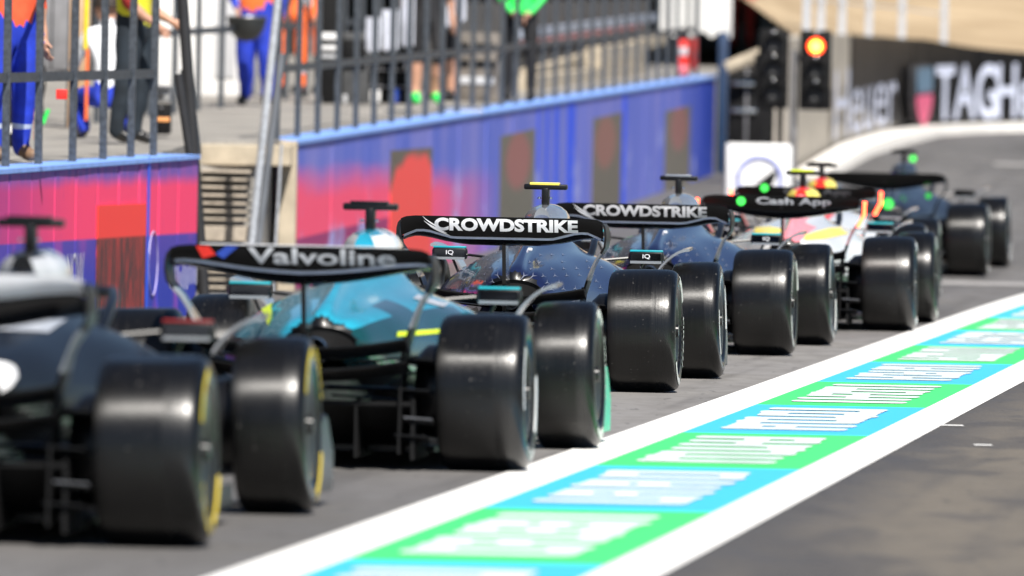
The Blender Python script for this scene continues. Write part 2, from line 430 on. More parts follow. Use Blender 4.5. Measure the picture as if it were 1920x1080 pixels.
def wall(name, fx, da, db, step, mt, label, posters, height0):
    """wall that follows the lane; local x runs along it (metres), z up from the ground"""
    p0 = Vector((fx(da), da, 0)); p1 = Vector((fx(db), db, 0)); L = (p1 - p0).length; ang = math.atan2(p1.y - p0.y, p1.x - p0.x)
    t = empty(name, p0, ang, label, 'wall')
    def dz(u): return zp(da + (db - da) * u / L)
    def bz(u): return zg(da + (db - da) * u / L) - .1
    M_core = mat('dark_wall_backing', (.02, .025, .09), .8, var=.2)
    n = max(2, int(L / step)); 
    mb = MB(); ring = []
    for k in range(n + 1):
        u = L * k / n; ring.append([(u, .02, bz(u)), (u, .30, bz(u)), (u, .30, dz(u) - .03), (u, .02, dz(u) - .03)])
    mb.loft(ring); mb.build('core', M_core, t, smooth=False)
    for k in range(n):
        a, b = L * k / n + .018, L * (k + 1) / n - .018; off = random.uniform(-.003, .003)
        mb = MB(); mb.loft([[(a, -.012 + off, bz(a)), (a, .019, bz(a)), (a, .019, dz(a) - .035), (a, -.012 + off, dz(a) - .035)],
                            [(b, -.012 - off, bz(b)), (b, .019, bz(b)), (b, .019, dz(b) - .035), (b, -.012 - off, dz(b) - .035)]])
        # the print is laid out by height above the lane: shift object coordinates with the grade
        o = mb.build('panel', mt, t, smooth=False)
    mb = MB(); ring = []
    for k in range(n + 1):
        u = L * k / n; z = dz(u); ring.append([(u, -.03, z - .030), (u, .33, z - .030), (u, .33, z + .002), (u, -.03, z + .002)])
    mb.loft(ring); mb.build('cap', M_cap, t, smooth=False)
    for (i, a, b, top) in posters:
        mb = MB(); mb.loft([[(a, -.022, bz(a)), (a, -.014, bz(a)), (a, -.014, bz(a) + top), (a, -.022, bz(a) + top)],
                            [(b, -.022, bz(b)), (b, -.014, bz(b)), (b, -.014, bz(b) + top), (b, -.022, bz(b) + top)]])
        mb.build('poster_panel', m_poster(i), t, smooth=False)
    return t, L, ang
wt1, L1, a1 = wall('mural_wall', w1x, 60, 87, .95, M_mur1, 'near low wall with pink and blue print under the railing, left of the steps', [(0, 22.3, 24.6, .97)], 1.2)
wt2, L2, a2 = wall('mural_wall', w2x, 99, 151, 2.9, M_mur2, 'long far low wall with blue print and brown upright panels, right of the steps',
    [(1, 8.4, 12.5, 1.27), (2, 20.1, 24.3, 1.26), (3, 32.1, 36.3, 1.22), (4, 43.3, 47.6, 1.10)], 1.2)
MB().box((24.72, -.018, .55), (.10, .004, 1.32)).build('blue_seam_strip', mat('bright_blue_strip', (.02, .10, .75), .5), wt1, smooth=False)
def on_wall1(u0, z0, sx, sz): return lambda u, v: (u0 + u, -.016, z0 + v)
text_on('lettering', 'NOW', on_wall1(21.0, .27, 1, 1), .75, .27, M_letw, wt1, bold=-.012)
mb = MB()
for k in range(9):
    u = 25.9 + k * .16; h = .1 + .16 * random.random(); z0 = .2 + .05 * random.random()
    mb.box((u, -.017, z0 + h / 2), (.025, .002, h))
mb.build('scribbled_strokes', M_letw, wt1, smooth=False)
mb = MB()
ring = [(25.0 + .22 * math.cos(q), -.017, .42 + .24 * math.sin(q)) for q in [k * math.pi / 10 for k in range(20)]]
mb.tube(ring + ring[:1], .005, 5); mb.build('drawn_loop', mat('lavender_line', (.45, .4, .65), .5), wt1)

# ---- railings
def railing(name, fx, dlist, zf, label, top=1.45, mid=.62, w_=.065, mt=None, extra=.15):
    mt = mt or M_gal
    t = empty(name, (fx(dlist[0]), dlist[0], 0), 0, label, 'railing')
    o = Vector(t.location)
    pm = MB().box((0, 0, top / 2), (w_, .05, top)).mesh('post', mt, False)
    for d in dlist:
        p = link('post', pm, t); p.location = Vector((fx(d), d, zf(d) - .04)) - o
        p.rotation_euler = (random.uniform(-.006, .006), random.uniform(-.008, .008), a2)
    for h, r in ((top, .045), (mid, .035)):
        mb = MB(); pts = [Vector((fx(d), d - .05, zf(d) + h)) - o for d in dlist]
        mb.loft([[p + Vector((0, -.03, -r)), p + Vector((0, .03, -r)), p + Vector((0, .03, r)), p + Vector((0, -.03, r))] for p in pts])
        mb.build('rail', mt, t, smooth=False)
    return t
def dser(a, b, n): return [a + (b - a) * k / (n - 1) for k in range(n)]
railing('platform_railing', lambda d: w1x(d) - .18, [68.5, 69.9, 71.3, 72.7, 74.1, 75.5, 76.9, 78.25, 79.3, 80.7, 82.2, 83.6, 84.9, 86.0], zp, 'grey steel railing on the near pink wall')
railing('platform_railing', lambda d: w2x(d) - .18, dser(99.2, 150, 31), zp, 'long grey steel railing on the far blue wall')
railing('back_railing', lambda d: w2x(d) - 2.6, dser(104, 163, 30), zp, 'second steel railing at the back edge behind the far walkway', top=1.5, mid=.8)
railing('back_railing', lambda d: -6.35 + .13 * (d - 90), [88, 89.3, 90.6, 91.9, 93.2, 94.5], zp, 'short rear railing behind the marshals on the near platform', top=1.8, mid=.95)

# ---- steps between the walls: slatted bleacher of timber, slab and post
M_tan = mat('tan_concrete', (.42, .36, .27), .8, var=.2, vs=5, bump=.3)
M_tanw = mat('tan_timber', (.36, .31, .25), .75, var=.3, vs=9, bump=.2)
def brick_at(px0, px1, py0, py1, d, depth, name, mt, parent=None, b=.01):
    a = ray(px0, py0, d); c_ = ray(px1, py1, d)
    mb = MB(); mb.box(((a.x + c_.x) / 2, d + depth / 2, (a.z + c_.z) / 2), (abs(c_.x - a.x), depth, abs(a.z - c_.z)), b=b)
    return mb.build(name, mt, parent, smooth=False)
def reloc(t, objs):
    for o in objs: o.parent = t; o.matrix_parent_inverse = Matrix.Translation(-Vector(t.location))
st = empty('steps', (ray(425, 480, 97).x, 97, 0), 0, 'flight of tan steps with open risers in the gap between the two printed walls', 'steps')
kids = []
kids.append(brick_at(377, 545, 270, 312, 97.6, 1.2, 'landing_slab', M_tan))
y = 318
rise = 0
while y < 560:
    h = 7 if y < 420 or y > 452 else 30
    kids.append(brick_at(378, 470, y, y + h, 97.4 - rise, .32, 'tread', M_tanw, b=.004)); y += h + 8; rise += .05
kids.append(brick_at(376, 474, 316, 600, 98.2, .1, 'back_board', mat('dark_backing', (.06, .055, .05), .8)))
reloc(st, kids)
tag(brick_at(524, 551, 264, 575, 98.3, .45, 'pillar', M_tan), 'cream upright concrete pillar at the near end of the blue wall', 'pillar')
# leaning galvanised tubes and gate beside the steps
def leaning(name, a, b, d, r, mt, label, cat, group=None):
    mb = MB(); A = ray(*a, d); B = ray(*b, d); mb.tube([A, B], r, 10); return tag(mb.build(name, mt), label, cat, group)
leaning('handrail_tube', (527, -60), (456, 600), 96, .034, M_galb, 'thick pale steel tube leaning beside the timber steps', 'handrail')
leaning('handrail_tube', (528, 100), (466, 600), 96.6, .032, mat('mid_grey_steel', (.2, .215, .24), .45, metal=.4), 'darker grey steel tube standing behind the pale leaning tube', 'handrail')
leaning('handrail_tube', (528, 270), (508, 600), 96.8, .012, M_galb, 'thin pale rod beside the cream pillar', 'rod')
leaning('gate_post', (338, -60), (386, 600), 88.2, .045, M_dark, 'black slanted post at the right end of the pink wall', 'post')
leaning('gate_post', (334, 139), (356, 288), 87.6, .035, M_dark, 'short dark slanted bar at the end of the near railing', 'bar')
leaning('gate_post', (348, 130), (368, 290), 88.6, .045, M_gal, 'grey post behind the black slanted post', 'post')

# ---- far end of the lane: barrier with banner, kerb, slope
FW = [(3.55, 149), (3.62, 150), (4.6, 165), (5.5, 175), (6.3, 181), (7.3, 184.3), (8.8, 186.6), (11, 188.5), (16, 190.5), (40, 193)]
WH = [(0, 1.9), (27, 1.72), (42, 1.5), (47, 1.24), (60, 1.2), (100, 1.2)]
cum = [9.2]
for a, b in zip(FW, FW[1:]): cum.append(cum[-1] + math.hypot(b[0] - a[0], b[1] - a[1]))
def fwp(s, off=0.):
    """point at length s along the far wall, off metres toward the track"""
    for k in range(len(cum) - 1):
        if s <= cum[k + 1] or k == len(cum) - 2:
            t = (s - cum[k]) / (cum[k + 1] - cum[k]); a, b = Vector(FW[k]), Vector(FW[k + 1]); p = a.lerp(b, t)
            def dirn(j):
                j = max(0, min(len(FW) - 2, j)); return (Vector(FW[j + 1]) - Vector(FW[j])).normalized()
            dr = dirn(k).lerp(dirn(k - 1) if t < .5 else dirn(k + 1), abs(t - .5)).normalized()
            return (p.x + dr.y * off, p.y - dr.x * off)
def fwtop(s): x, y_ = fwp(s); return zg(y_) + interp(WH, s)
fw = empty('far_barrier', (0, 0, 0), 0, 'curving concrete barrier with black banner around the pit exit', 'barrier')
ss = [9.2] + [k * 1.0 for k in range(10, 82)]
mb = MB(); mb.loft([[(*fwp(s, 0), zg(fwp(s)[1]) - .3), (*fwp(s, -.35), zg(fwp(s)[1]) - .3), (*fwp(s, -.35), fwtop(s)), (*fwp(s, 0), fwtop(s))] for s in ss])
mb.build('concrete', mat('pale_barrier_concrete', (.42, .38, .32), .55, var=.2, vs=2, bump=.1), fw, smooth=False)
M_ban = mat('black_banner_vinyl', (.007, .0065, .0065), .5, spec=.22, var=.25, vs=1.5)
for k in range(29, 80, 4):
    mb = MB(); sg = [k + q * .99 for q in range(5)]
    rr = []
    for s in sg:
        lo = .15 if s > 40 else lerp(.75, .15, max(0, (s - 30)) / 10)  # lower edge cut away so pale concrete stands for glare on the banner
        rr.append([(*fwp(s, .03), zg(fwp(s)[1]) + lo), (*fwp(s, .008), zg(fwp(s)[1]) + lo), (*fwp(s, .008), fwtop(s) + .01), (*fwp(s, .03), fwtop(s) + .01)])
    mb.loft(rr); mb.build('banner', M_ban, fw, smooth=False)
M_ban_let = mat('white_banner_lettering', (.62, .66, .8), .5, var=.08)
def fx_at(px, py0=160):
    lo, hi = 20., 78.
    for _ in range(40):
        mid_ = (lo + hi) / 2; x, y_ = fwp(mid_)
        # project
        v = Vector((x, y_, zg(y_) + .8 - CAMZ)); u_ = v.dot(cr) / v.dot(fwd) * FPX + 960
        if u_ < px: lo = mid_
        else: hi = mid_
    return (lo + hi) / 2
def on_far(px0, px1, z0, z1, off=.075):
    """letters spread so that each keeps its place on the curving banner"""
    tabl = [(k / 24, fx_at(px0 + (px1 - px0) * k / 24)) for k in range(25)]
    def f(u, v):
        s = interp(tabl, u); x, y_ = fwp(s, off); return (x, y_, zg(y_) + lerp(z0, z1, v))
    return f
text_on('lettering', 'TAG', on_far(1746, 1862, .20, 1.10), 1, 1, M_ban_let, fw, bold=.02, cuts=12)
text_on('lettering', 'Heuer', on_far(1862, 2020, .20, 1.10), 1, 1, M_ban_let, fw, bold=.012, cuts=12)
text_on('lettering', 'Heuer', on_far(1556, 1672, .22, 1.22), 1, 1, M_ban_let, fw, bold=.0, cuts=14)
def shield(px0, px1):
    def poly(name, pts, mt, lift):
        f = on_far(px0, px1, .05, 1.12, lift)
        mb = MB(); vs = []
        for (a, b) in pts: vs.append(Vector(f(a, b)))
        mb.add(vs, [tuple(range(len(vs)))]); mb.build(name, mt, fw, smooth=False)
    poly('shield_border', [(0, 1), (0, .42), (.12, .25), (.5, 0), (.88, .25), (1, .42), (1, 1)], mat('grey_shield_border', (.08, .08, .085), .5), .16)
    poly('shield_top', [(.08, .96), (.08, .60), (.92, .60), (.92, .96)], mat('slate_blue_shield', (.12, .22, .32), .5), .24)
    poly('shield_bottom', [(.08, .56), (.08, .42), (.2, .25), (.5, .06), (.8, .25), (.92, .42), (.92, .56)], mat('pink_shield', (.85, .12, .25), .5), .24)
shield(1688, 1724)
mb = MB()
ks = [10 + k for k in range(0, 71)]
def kw(s): return interp([(0, .5), (36, .6), (46, .35), (80, .3)], s)
def kh(s): return interp([(0, .10), (30, .16), (42, .14), (80, .12)], s)
mb.loft([[(*fwp(s, kw(s) + .05), zg(fwp(s, 1)[1]) - .1), (*fwp(s, .12), zg(fwp(s)[1]) - .1), (*fwp(s, .12), zg(fwp(s)[1]) + kh(s)), (*fwp(s, kw(s)), zg(fwp(s, 1)[1]) + kh(s))] for s in ks])
tag(mb.build('white_kerb', mat('white_kerb_paint', (.80, .77, .72), .6, var=.12, vs=3), smooth=False), 'long white painted kerb at the foot of the curving black banner', 'kerb')
# slope behind the barrier
g = NG('dry_sand_slope', .9)
c = g.mix(g.rng(g.noise(.35, 6, (1, 2, 1)), .35, .65), (.30, .22, .13), (.43, .33, .21))
c = g.mix(g.rng(g.noise(5, 6), .55, .75, 0, .5), c, (.22, .17, .10))
M_sand = g.out(c, None, g.noise(12, 5), .6, .06)
mb = MB(); nx = 72; offs = [-.36, -1.2, -3, -6, -10, -16, -24, -40, -70, -120]; hs = [.0, .05, .35, .8, 1.5, 2.8, 4.6, 9, 15, 20]
vs = []
rr = random.Random(5)
for i in range(nx):
    s = 20 + i * 1.0
    for j, (o_, h_) in enumerate(zip(offs, hs)):
        if j == 0: x, y_ = fwp(s, o_); z = fwtop(s) - .02
        else:
            x0, y0 = fwp(s, -.36); k = (i / (nx - 1)); dx = lerp(-.75, .15, k); q = math.hypot(dx, 1)
            x, y_ = x0 + dx / q * (-o_) , y0 + (-o_) / q; z = interp(WH, s) + zg(186) + h_ + rr.uniform(-.05, .05) * j
        vs.append((x, y_, z))
nj = len(offs)
mb.add(vs, [(i * nj + j, i * nj + j + 1, (i + 1) * nj + j + 1, (i + 1) * nj + j) for i in range(nx - 1) for j in range(nj - 1)])
mb.build('sand_slope', M_sand)['kind'] = 'structure'
# posts of the fence on the barrier
fm = MB().box((0, 0, .9), (.10, .10, 2.2)).mesh('post', M_galb, False)
ft = empty('barrier_fence', (0, 0, 0), 0, 'line of pale metal posts with wires standing on top of the banner barrier', 'fence')
fl = []
for px in (1440, 1478, 1520, 1562, 1601, 1651, 1712, 1790):
    s = fx_at(px); x, y_ = fwp(s, -.2); o = link('post', fm, ft); o.location = (x, y_, fwtop(s)); fl.append((x, y_, fwtop(s)))
for h in (.5, 1.0, 1.5):
    MB().tube([(p[0], p[1], p[2] + h) for p in fl], .012, 5).build('wire', M_galb, ft)

# ================================================================== CARS
def wheel_meshes(wd, rad):
    hw = wd / 2
    # tyre: tread with rounded shoulders and bulging sidewall; axle along x, outer side +x
    pr = [(-hw * .80, rad * .66), (-hw * .96, rad * .72), (-hw * 1.0, rad * .80), (-hw * .985, rad * .88), (-hw * .94, rad * .935), (-hw * .85, rad * .972), (-hw * .70, rad * .99), (-hw * .35, rad * .998),
          (0, rad), (hw * .35, rad * .998), (hw * .70, rad * .99), (hw * .85, rad * .972), (hw * .94, rad * .935), (hw * .985, rad * .88), (hw * 1.0, rad * .80), (hw * .96, rad * .72), (hw * .80, rad * .66)]
    ty = MB().lathe(pr, n=72)
    for i, v in enumerate(ty.v):                       # contact patch
        if v[2] < -rad + .012: ty.v[i] = (v[0] * 1.01, v[1], -rad + .012)
    tyre = ty.mesh('tyre', M_tyre)
    rim = MB()
    rim.lathe([(-hw * .8, rad * .665), (-hw * .82, rad * .62), (-hw * .3, rad * .60), (hw * .3, rad * .60), (hw * .78, rad * .62), (hw * .86, rad * .655), (hw * .86, rad * .675), (hw * .78, rad * .67)], n=48)
    rim = rim.mesh('rim', M_steel)
    cov = MB(); cov.lathe([(hw * .80, rad * .63), (hw * .90, rad * .58), (hw * .80, rad * .42), (hw * .74, rad * .2), (hw * .74, .03)], n=48); cov.lathe([(hw * .70, .0), (hw * .98, .0), (hw * .98, .035), (hw * .70, .045)], n=12)
    cov = cov.mesh('wheel_cover', M_carb)
    ring = MB(); ring.lathe([(hw * .83, rad * .64), (hw * .905, rad * .61), (hw * .90, rad * .585), (hw * .83, rad * .60)], n=48, closed=True)
    ring = ring.mesh('rim_ring', M_chrome)
    # printed arcs on the sidewall, two sectors
    def arcs(mt, nm):
        res = []
        for a0, a1 in ((R(95), R(150)), (R(275), R(330))):
            mb = MB(); mb.lathe([(hw * .998, rad * .885), (hw * 1.018, rad * .84), (hw * 1.0, rad * .77), (hw * .98, rad * .77), (hw * .99, rad * .84)], n=14, a0=a0, a1=a1, closed=True); res.append(mb.mesh(nm, mt))
        return res
    return tyre, rim, cov, ring, arcs
REAR = wheel_meshes(.405, .36); FRONT = wheel_meshes(.305, .36)
M_ywm = mat('yellow_tyre_mark', (.75, .55, .02), .5, var=.1); M_whm = mat('white_tyre_mark', (.72, .72, .70), .45, var=.1)
ARC = {('r', 'y'): REAR[4](M_ywm, 'sidewall_mark'), ('r', 'w'): REAR[4](M_whm, 'sidewall_mark'), ('f', 'y'): FRONT[4](M_ywm, 'sidewall_mark'), ('f', 'w'): FRONT[4](M_whm, 'sidewall_mark')}
def wheel_letters(S, hw, mt):
    me, bm = text_mesh('PIRELLI', .02)
    xs = [v.co.x for v in bm.verts]; ys = [v.co.y for v in bm.verts]; x0, x1, y0, y1 = min(xs), max(xs), min(ys), max(ys)
    for v in bm.verts:
        q = lerp(R(-15), R(-75), (v.co.x - x0) / (x1 - x0)) + R(90); r_ = .27 + (v.co.y - y0) / (y1 - y0) * .045
        v.co = Vector((hw * 1.015, r_ * math.cos(q), r_ * math.sin(q)))
    bm.to_mesh(me); bm.free(); me.materials.clear(); me.materials.append(mt); me.name = 'sidewall_lettering'; return me
LET = {(a, b): wheel_letters(None, h, mt) for a, h in (('r', .2025), ('f', .1525)) for b, mt in (('y', M_ywm), ('w', M_whm))}

def make_wheel(root, x, y, kind, comp, spin, steer=0, camber=0):
    S = REAR if kind == 'r' else FRONT
    side = 1 if x > 0 else -1
    o = link('wheel', S[1], root); o.location = (x, y, .352)
    o.rotation_euler = (spin if side > 0 else -spin, -camber * side, (0 if side > 0 else math.pi) + steer)
    # camber turns the top of the wheel inward
    for nm, me in (('tyre', S[0]), ('wheel_cover', S[2]), ('rim_ring', S[3]), ('sidewall_mark', ARC[(kind, comp)][0]), ('sidewall_mark', ARC[(kind, comp)][1]), ('sidewall_lettering', LET[(kind, comp)])): link(nm, me, o)
    return o

def sym(rings_half):
    out = []
    for h in rings_half: out.append([Vector(p) for p in h] + [Vector((-p[0], p[1], p[2])) for p in h[::-1] if abs(p[0]) > 1e-5])
    return out
def body_section(y, zt, rw, xs, zs, xw, zw, xb, zb):
    return [(0, y, zt), (rw * .6, y, zt - .008), (rw, y, zt - .045), (rw * 1.15 + (xs - rw) * .12, y, lerp(zt, zs, .62)), (lerp(rw, xs, .55), y, zs + .035), (xs, y, zs), (xw, y, zw + (zs - zw) * .35), (xw, y, lerp(zw, zb, .4)), (xb, y, zb), (0, y, zb)]
def subs(o, lv=2):
    md = o.modifiers.new('smooth', 'SUBSURF'); md.levels = lv; md.render_levels = lv
    return o

def make_car(name, loc, rz, label, L, group='racing cars queued in the pit lane'):
    root = empty(name, loc, rz, label, 'racing car', group)
    P, A2 = L['paint'], L.get('paint2', L['paint'])
    # ---- engine cover with sidepods
    ST = [(.30, .69, .075, .15, .63, .19, .55, .12, .46),
          (.55, .74, .045, .17, .665, .24, .52, .18, .36),
          (.95, .82, .030, .24, .70, .36, .52, .30, .28),
          (1.35, .89, .026, .28, .72, .43, .46, .42, .22),
          (1.75, .95, .036, .34, .742, .54, .44, .52, .18),
          (2.10, 1.00, .065, .37, .745, .64, .44, .58, .16),
          (2.40, 1.035, .09, .38, .735, .68, .46, .60, .17),
          (2.62, 1.02, .09, .38, .72, .68, .50, .58, .24)]
    if L.get('slim'):
        ST = [(y, zt, rw, xs * .86, zs - .02, xw * .92, zw, xb * .9, zb) for (y, zt, rw, xs, zs, xw, zw, xb, zb) in ST]
    if L.get('bulge'):
        ST = [(y, zt, rw, xs * L['bulge'], zs - .015, xw * 1.04, zw, xb, zb) for (y, zt, rw, xs, zs, xw, zw, xb, zb) in ST]
    mb = MB(); rings = sym([body_section(*s) for s in ST]); mb.loft(rings)
    cover = mb.mesh('engine_cover', [P, A2, M_carb])
    for p in cover.polygons:
        c = p.center
        if c.y < .31 and abs(p.normal.y) > .9: p.material_index = 2
        elif c.z < .44 and L.get('lowdark', True): p.material_index = 2
        elif L.get('two') and L['two'](c): p.material_index = 1
    ec = subs(link('engine_cover', cover, root), 2)
    # exhaust opening in the tail of the cover
    mb = MB(); q = [(.17 * math.cos(a) * (1 if abs(math.cos(a)) < .8 else 1), .292, .555 + .075 * math.sin(a)) for a in [k * math.pi / 12 for k in range(24)]]
    rim_ = [Vector(p) for p in q]; back = [Vector((p[0] * .93, p[1] + .03, .555 + (p[2] - .555) * .93)) for p in q]
    mb.loft([rim_, [p + Vector((0, -.015, 0)) for p in rim_], [p + Vector((0, -.015, 0)) for p in back], back], caps=True)
    mb.build('tail_opening', M_matte, root)
    mb = MB(); mb.lathe([(.34, .035), (-.16, .055), (-.17, .062), (-.15, .066), (.34, .045)], axis='Y', c=(0, .2, .52), n=28)
    mb.build('exhaust_pipe', M_chrome, root)
    # airbox, roll hoop and camera
    AB = [(2.1, .05, .985, .085), (2.3, .125, .985, .10), (2.5, .135, .985, .105), (2.62, .13, .985, .105)]
    mb = MB(); rr_ = []
    for (y, hw, zc, hh) in AB:
        rr_.append([(hw * math.cos(a), y, zc - .03 + hh * (math.sin(a) if math.sin(a) > 0 else math.sin(a) * .9)) for a in [2 * math.pi * k / 20 for k in range(20)]])
    mb.loft(rr_); ab = mb.mesh('airbox', [L.get('airbox', P), M_carb, L.get('airbox2', L.get('airbox', P))])
    for p in ab.polygons:
        if abs(p.normal.y) > .9 and p.center.y > 2.5: p.material_index = 1
        elif L.get('airbox2') and abs(p.center.x) > .055: p.material_index = 2
    link('airbox', ab, root)
    mb = MB(); mb.box((0, 2.35, 1.105), (.045, .09, .11), b=.012); mb.build('camera_mast', M_carb, root)
    mb = MB(); mb.box((0, 2.35, 1.163), (.262, .085, .034), b=.010); tc = mb.build('onboard_camera', M_carb, root)
    mb = MB(); mb.box((-.005, 2.343, 1.182), (.18, .078, .016), b=.004); mb.build('camera_band', L['tcam'], tc)
    for sx in (-.07, .07):
        mb = MB(); mb.lathe([(0, .0), (0, .012), (.012, .009), (.014, 0)], axis='Z', c=(sx * .5, 2.3, 1.09), n=10); mb.build('stud', M_chrome, root)
    # monocoque and nose
    NS = [(2.5, .30, .72, .18), (2.8, .34, .70, .16), (3.2, .30, .66, .16), (3.7, .24, .60, .18), (4.2, .17, .50, .20), (4.65, .11, .38, .18), (4.85, .06, .28, .17)]
    mb = MB(); mb.loft([[(hw * math.copysign(abs(math.cos(a)) ** .6, math.cos(a)), y, (zt + zb) / 2 + (zt - zb) / 2 * math.copysign(abs(math.sin(a)) ** .6, math.sin(a))) for a in [2 * math.pi * (k + .5) / 16 for k in range(16)]] for (y, hw, zt, zb) in NS])
    subs(mb.build('monocoque', P, root), 1)
    mb = MB(); mb.box((0, 2.78, .74), (.50, .34, .09), b=.03); mb.build('headrest', M_matte, root)
    # halo
    pts = [(.36 * s_, y, z) for s_, y, z in ((.75, 2.45, .74), (.76, 2.62, .80), (.72, 2.95, .86), (.6, 3.25, .88), (.35, 3.42, .88), (0, 3.47, .88))]
    pts += [(-p[0], p[1], p[2]) for p in pts[::-1][1:]]
    mb = MB(); mb.tube(pts, .024, 10); mb.tube([(0, 3.46, .875), (0, 3.60, .76), (0, 3.68, .62)], .018, 8); mb.build('halo', L.get('halo', M_carb), root)
    # mirrors
    for sx in (-1, 1):
        x = .60 * sx; mb = MB(); mb.box((x, 2.6, .745), (.215, .07, .072), b=.018); mi = mb.build('mirror', L.get('mirror', M_carb), root)
        mb = MB(); mb.box((x, 2.6, .784), (.20, .066, .012), b=.004); mb.build('mirror_cap', L.get('mircap', M_aqua), mi)
        mb = MB(); mb.box((x, 2.562, .75), (.18, .006, .042)); mb.build('mirror_glass', M_glass, mi)
        mb = MB(); mb.box((x, 2.556, .716), (.19, .008, .016)); mb.build('mirror_lip', M_silver, mi)
        mb = MB(); mb.tube([(x - .02 * sx, 2.6, .71), (x - .06 * sx, 2.6, .62)], .009, 6); mb.tube([(x - .10 * sx, 2.6, .74), (x - .30 * sx, 2.55, .72)], .009, 6); mb.build('mirror_stalk', M_carb, mi)
        if L.get('mirtxt'): text_on('lettering', 'IQ', lambda u, v: (x - .02 + u, 2.557, .735 + v), .045, .03, M_letw, mi, bold=0)
    # floor, diffuser, crash structure, beam wing
    mb = MB(); mb.loft([[(-.55, .2, .07), (.55, .2, .07), (.55, .2, .095), (-.55, .2, .095)], [(-.80, .9, .055), (.80, .9, .055), (.80, .9, .085), (-.80, .9, .085)], [(-.80, 2.5, .06), (.80, 2.5, .06), (.80, 2.5, .09), (-.80, 2.5, .09)], [(-.45, 3.0, .08), (.45, 3.0, .08), (.45, 3.0, .12), (-.45, 3.0, .12)]])
    fl_ = mb.build('floor', M_carb, root)
    for sx in (-1, 1):
        mb = MB(); mb.box((sx * .80, 1.75, .115), (.012, 1.4, .07)); mb.box((sx * .78, .7, .13), (.012, .5, .12)); mb.build('floor_edge_wing', M_carb, fl_)
    mb = MB(); N = 8; top = []; bot = []
    prof = [(.35, .07), (.1, .11), (-.12, .19), (-.32, .29)]
    mb.loft([[(-.50, y, z), (.50, y, z), (.50, y, z + .018), (-.50, y, z + .018)] for y, z in prof])
    for sx in (-.50, .50):
        mb.loft([[(sx - .008, y, .045), (sx + .008, y, .045), (sx + .008, y, z + .03), (sx - .008, y, z + .03)] for y, z in prof])
    df = mb.build('diffuser', M_matte, root, smooth=False)
    for sx in (-.24, .24):
        mb = MB(); mb.loft([[(sx - .005, y, .05), (sx + .005, y, .05), (sx + .005, y, z - .004), (sx - .005, y, z - .004)] for y, z in prof]); mb.build('strake', M_matte, df, smooth=False)
    mb = MB(); mb.loft([[(-w2, y, zc - h2), (w2, y, zc - h2), (w2, y, zc + h2), (-w2, y, zc + h2)] for (y, w2, zc, h2) in ((.9, .18, .30, .14), (.3, .13, .33, .11), (-.1, .07, .33, .07), (-.62, .05, .33, .045))])
    gb = mb.build('crash_structure', M_carb, root, smooth=False)
    mb = MB(); mb.box((0, -.635, .33), (.07, .03, .09), b=.006); mb.build('rain_light', mat('dark_red_lens', (.08, .005, .005), .2), gb)
    for (z, y, c_) in ((.40, -.30, .14), (.50, -.36, .12)):
        rr_ = []
        for k in range(13):
            x = -.48 + .08 * k; zz = z + .05 * (x / .48) ** 2
            rr_.append([(x, y - c_, zz + .05), (x, y - c_ * .4, zz + .012), (x, y + c_ * .4, zz + .004), (x, y + c_ * .4, zz - .012), (x, y - c_ * .4, zz - .006), (x, y - c_, zz + .042)])
        MB().loft(rr_).build('beam_wing', M_carb, root)
    # suspension and brake ducts
    for sx in (-1, 1):
        for a, b, r_ in (((.10, .45, .46), (.62, .08, .52), .013), ((.10, -.22, .42), (.62, -.06, .52), .013), ((.12, .55, .22), (.62, .06, .20), .014), ((.12, -.05, .22), (.62, -.10, .20), .014), ((.10, .15, .25), (.60, 0, .50), .012), ((.12, -.25, .33), (.60, -.14, .30), .010), ((.08, .0, .36), (.60, 0, .352), .022)):
            MB().tube([(a[0] * sx, a[1], a[2]), (b[0] * sx, b[1], b[2])], r_, 8, flat=.55).build('suspension_arm', M_carb, root)
        mb = MB(); mb.lathe([(-.06, .0), (-.06, .17), (-.02, .21), (.06, .22), (.06, .0)], c=(sx * .55, 0, .352), n=28); bd = mb.build('brake_duct', M_carb, root)
        for k, z in enumerate((.12, .20, .33, .47)):
            mb = MB(); x0, x1 = (.46, .59) if k % 2 else (.42, .57)
            mb.loft([[(sx * x0, y, z + dz_), (sx * x1, y, z + dz_ * .8), (sx * x1, y, z + dz_ * .8 + .008), (sx * x0, y, z + dz_ + .008)] for y, dz_ in ((-.34, .035), (-.25, .006), (-.12, 0))])
            mb.build('winglet', M_steel if k == 1 else M_carb, bd, smooth=False)
        mb = MB(); mb.loft([[(sx * .435, y, .07), (sx * .445, y, .07), (sx * .45, y, z), (sx * .44, y, z)] for y, z in ((-.35, .50), (-.2, .60), (-.08, .60))]); mb.build('duct_fence', M_matte, bd, smooth=False)
        for a, b in (((.28, 3.3, .50), (.70, 3.58, .50)), ((.24, 3.85, .48), (.70, 3.64, .50)), ((.26, 3.3, .22), (.70, 3.56, .20)), ((.22, 3.9, .22), (.70, 3.64, .20)), ((.26, 3.5, .30), (.68, 3.6, .48))):
            MB().tube([(a[0] * sx, a[1], a[2]), (b[0] * sx, b[1], b[2])], .013, 8, flat=.5).build('suspension_arm', M_carb, root)
        mb = MB(); mb.lathe([(-.06, .0), (-.06, .18), (.05, .2), (.05, .0)], c=(sx * .64, 3.6, .352), n=24); mb.build('brake_duct', M_carb, root)
        # arched deflector over the front tyre
        rr_ = []
        for k in range(11):
            t = k / 10; x = lerp(.60, .80, t); z = .63 + .145 * math.sin(t * math.pi / 2) ** .8
            nx_, nz_ = (-math.cos(t * 1.5) * .007, math.sin(t * 1.5) * .007)
            rr_.append([(sx * (x - nx_ * .3), 3.42, z), (sx * (x - nx_ * .3), 3.72, z + .01), (sx * x, 3.72, z + .026), (sx * x, 3.42, z + .017)])
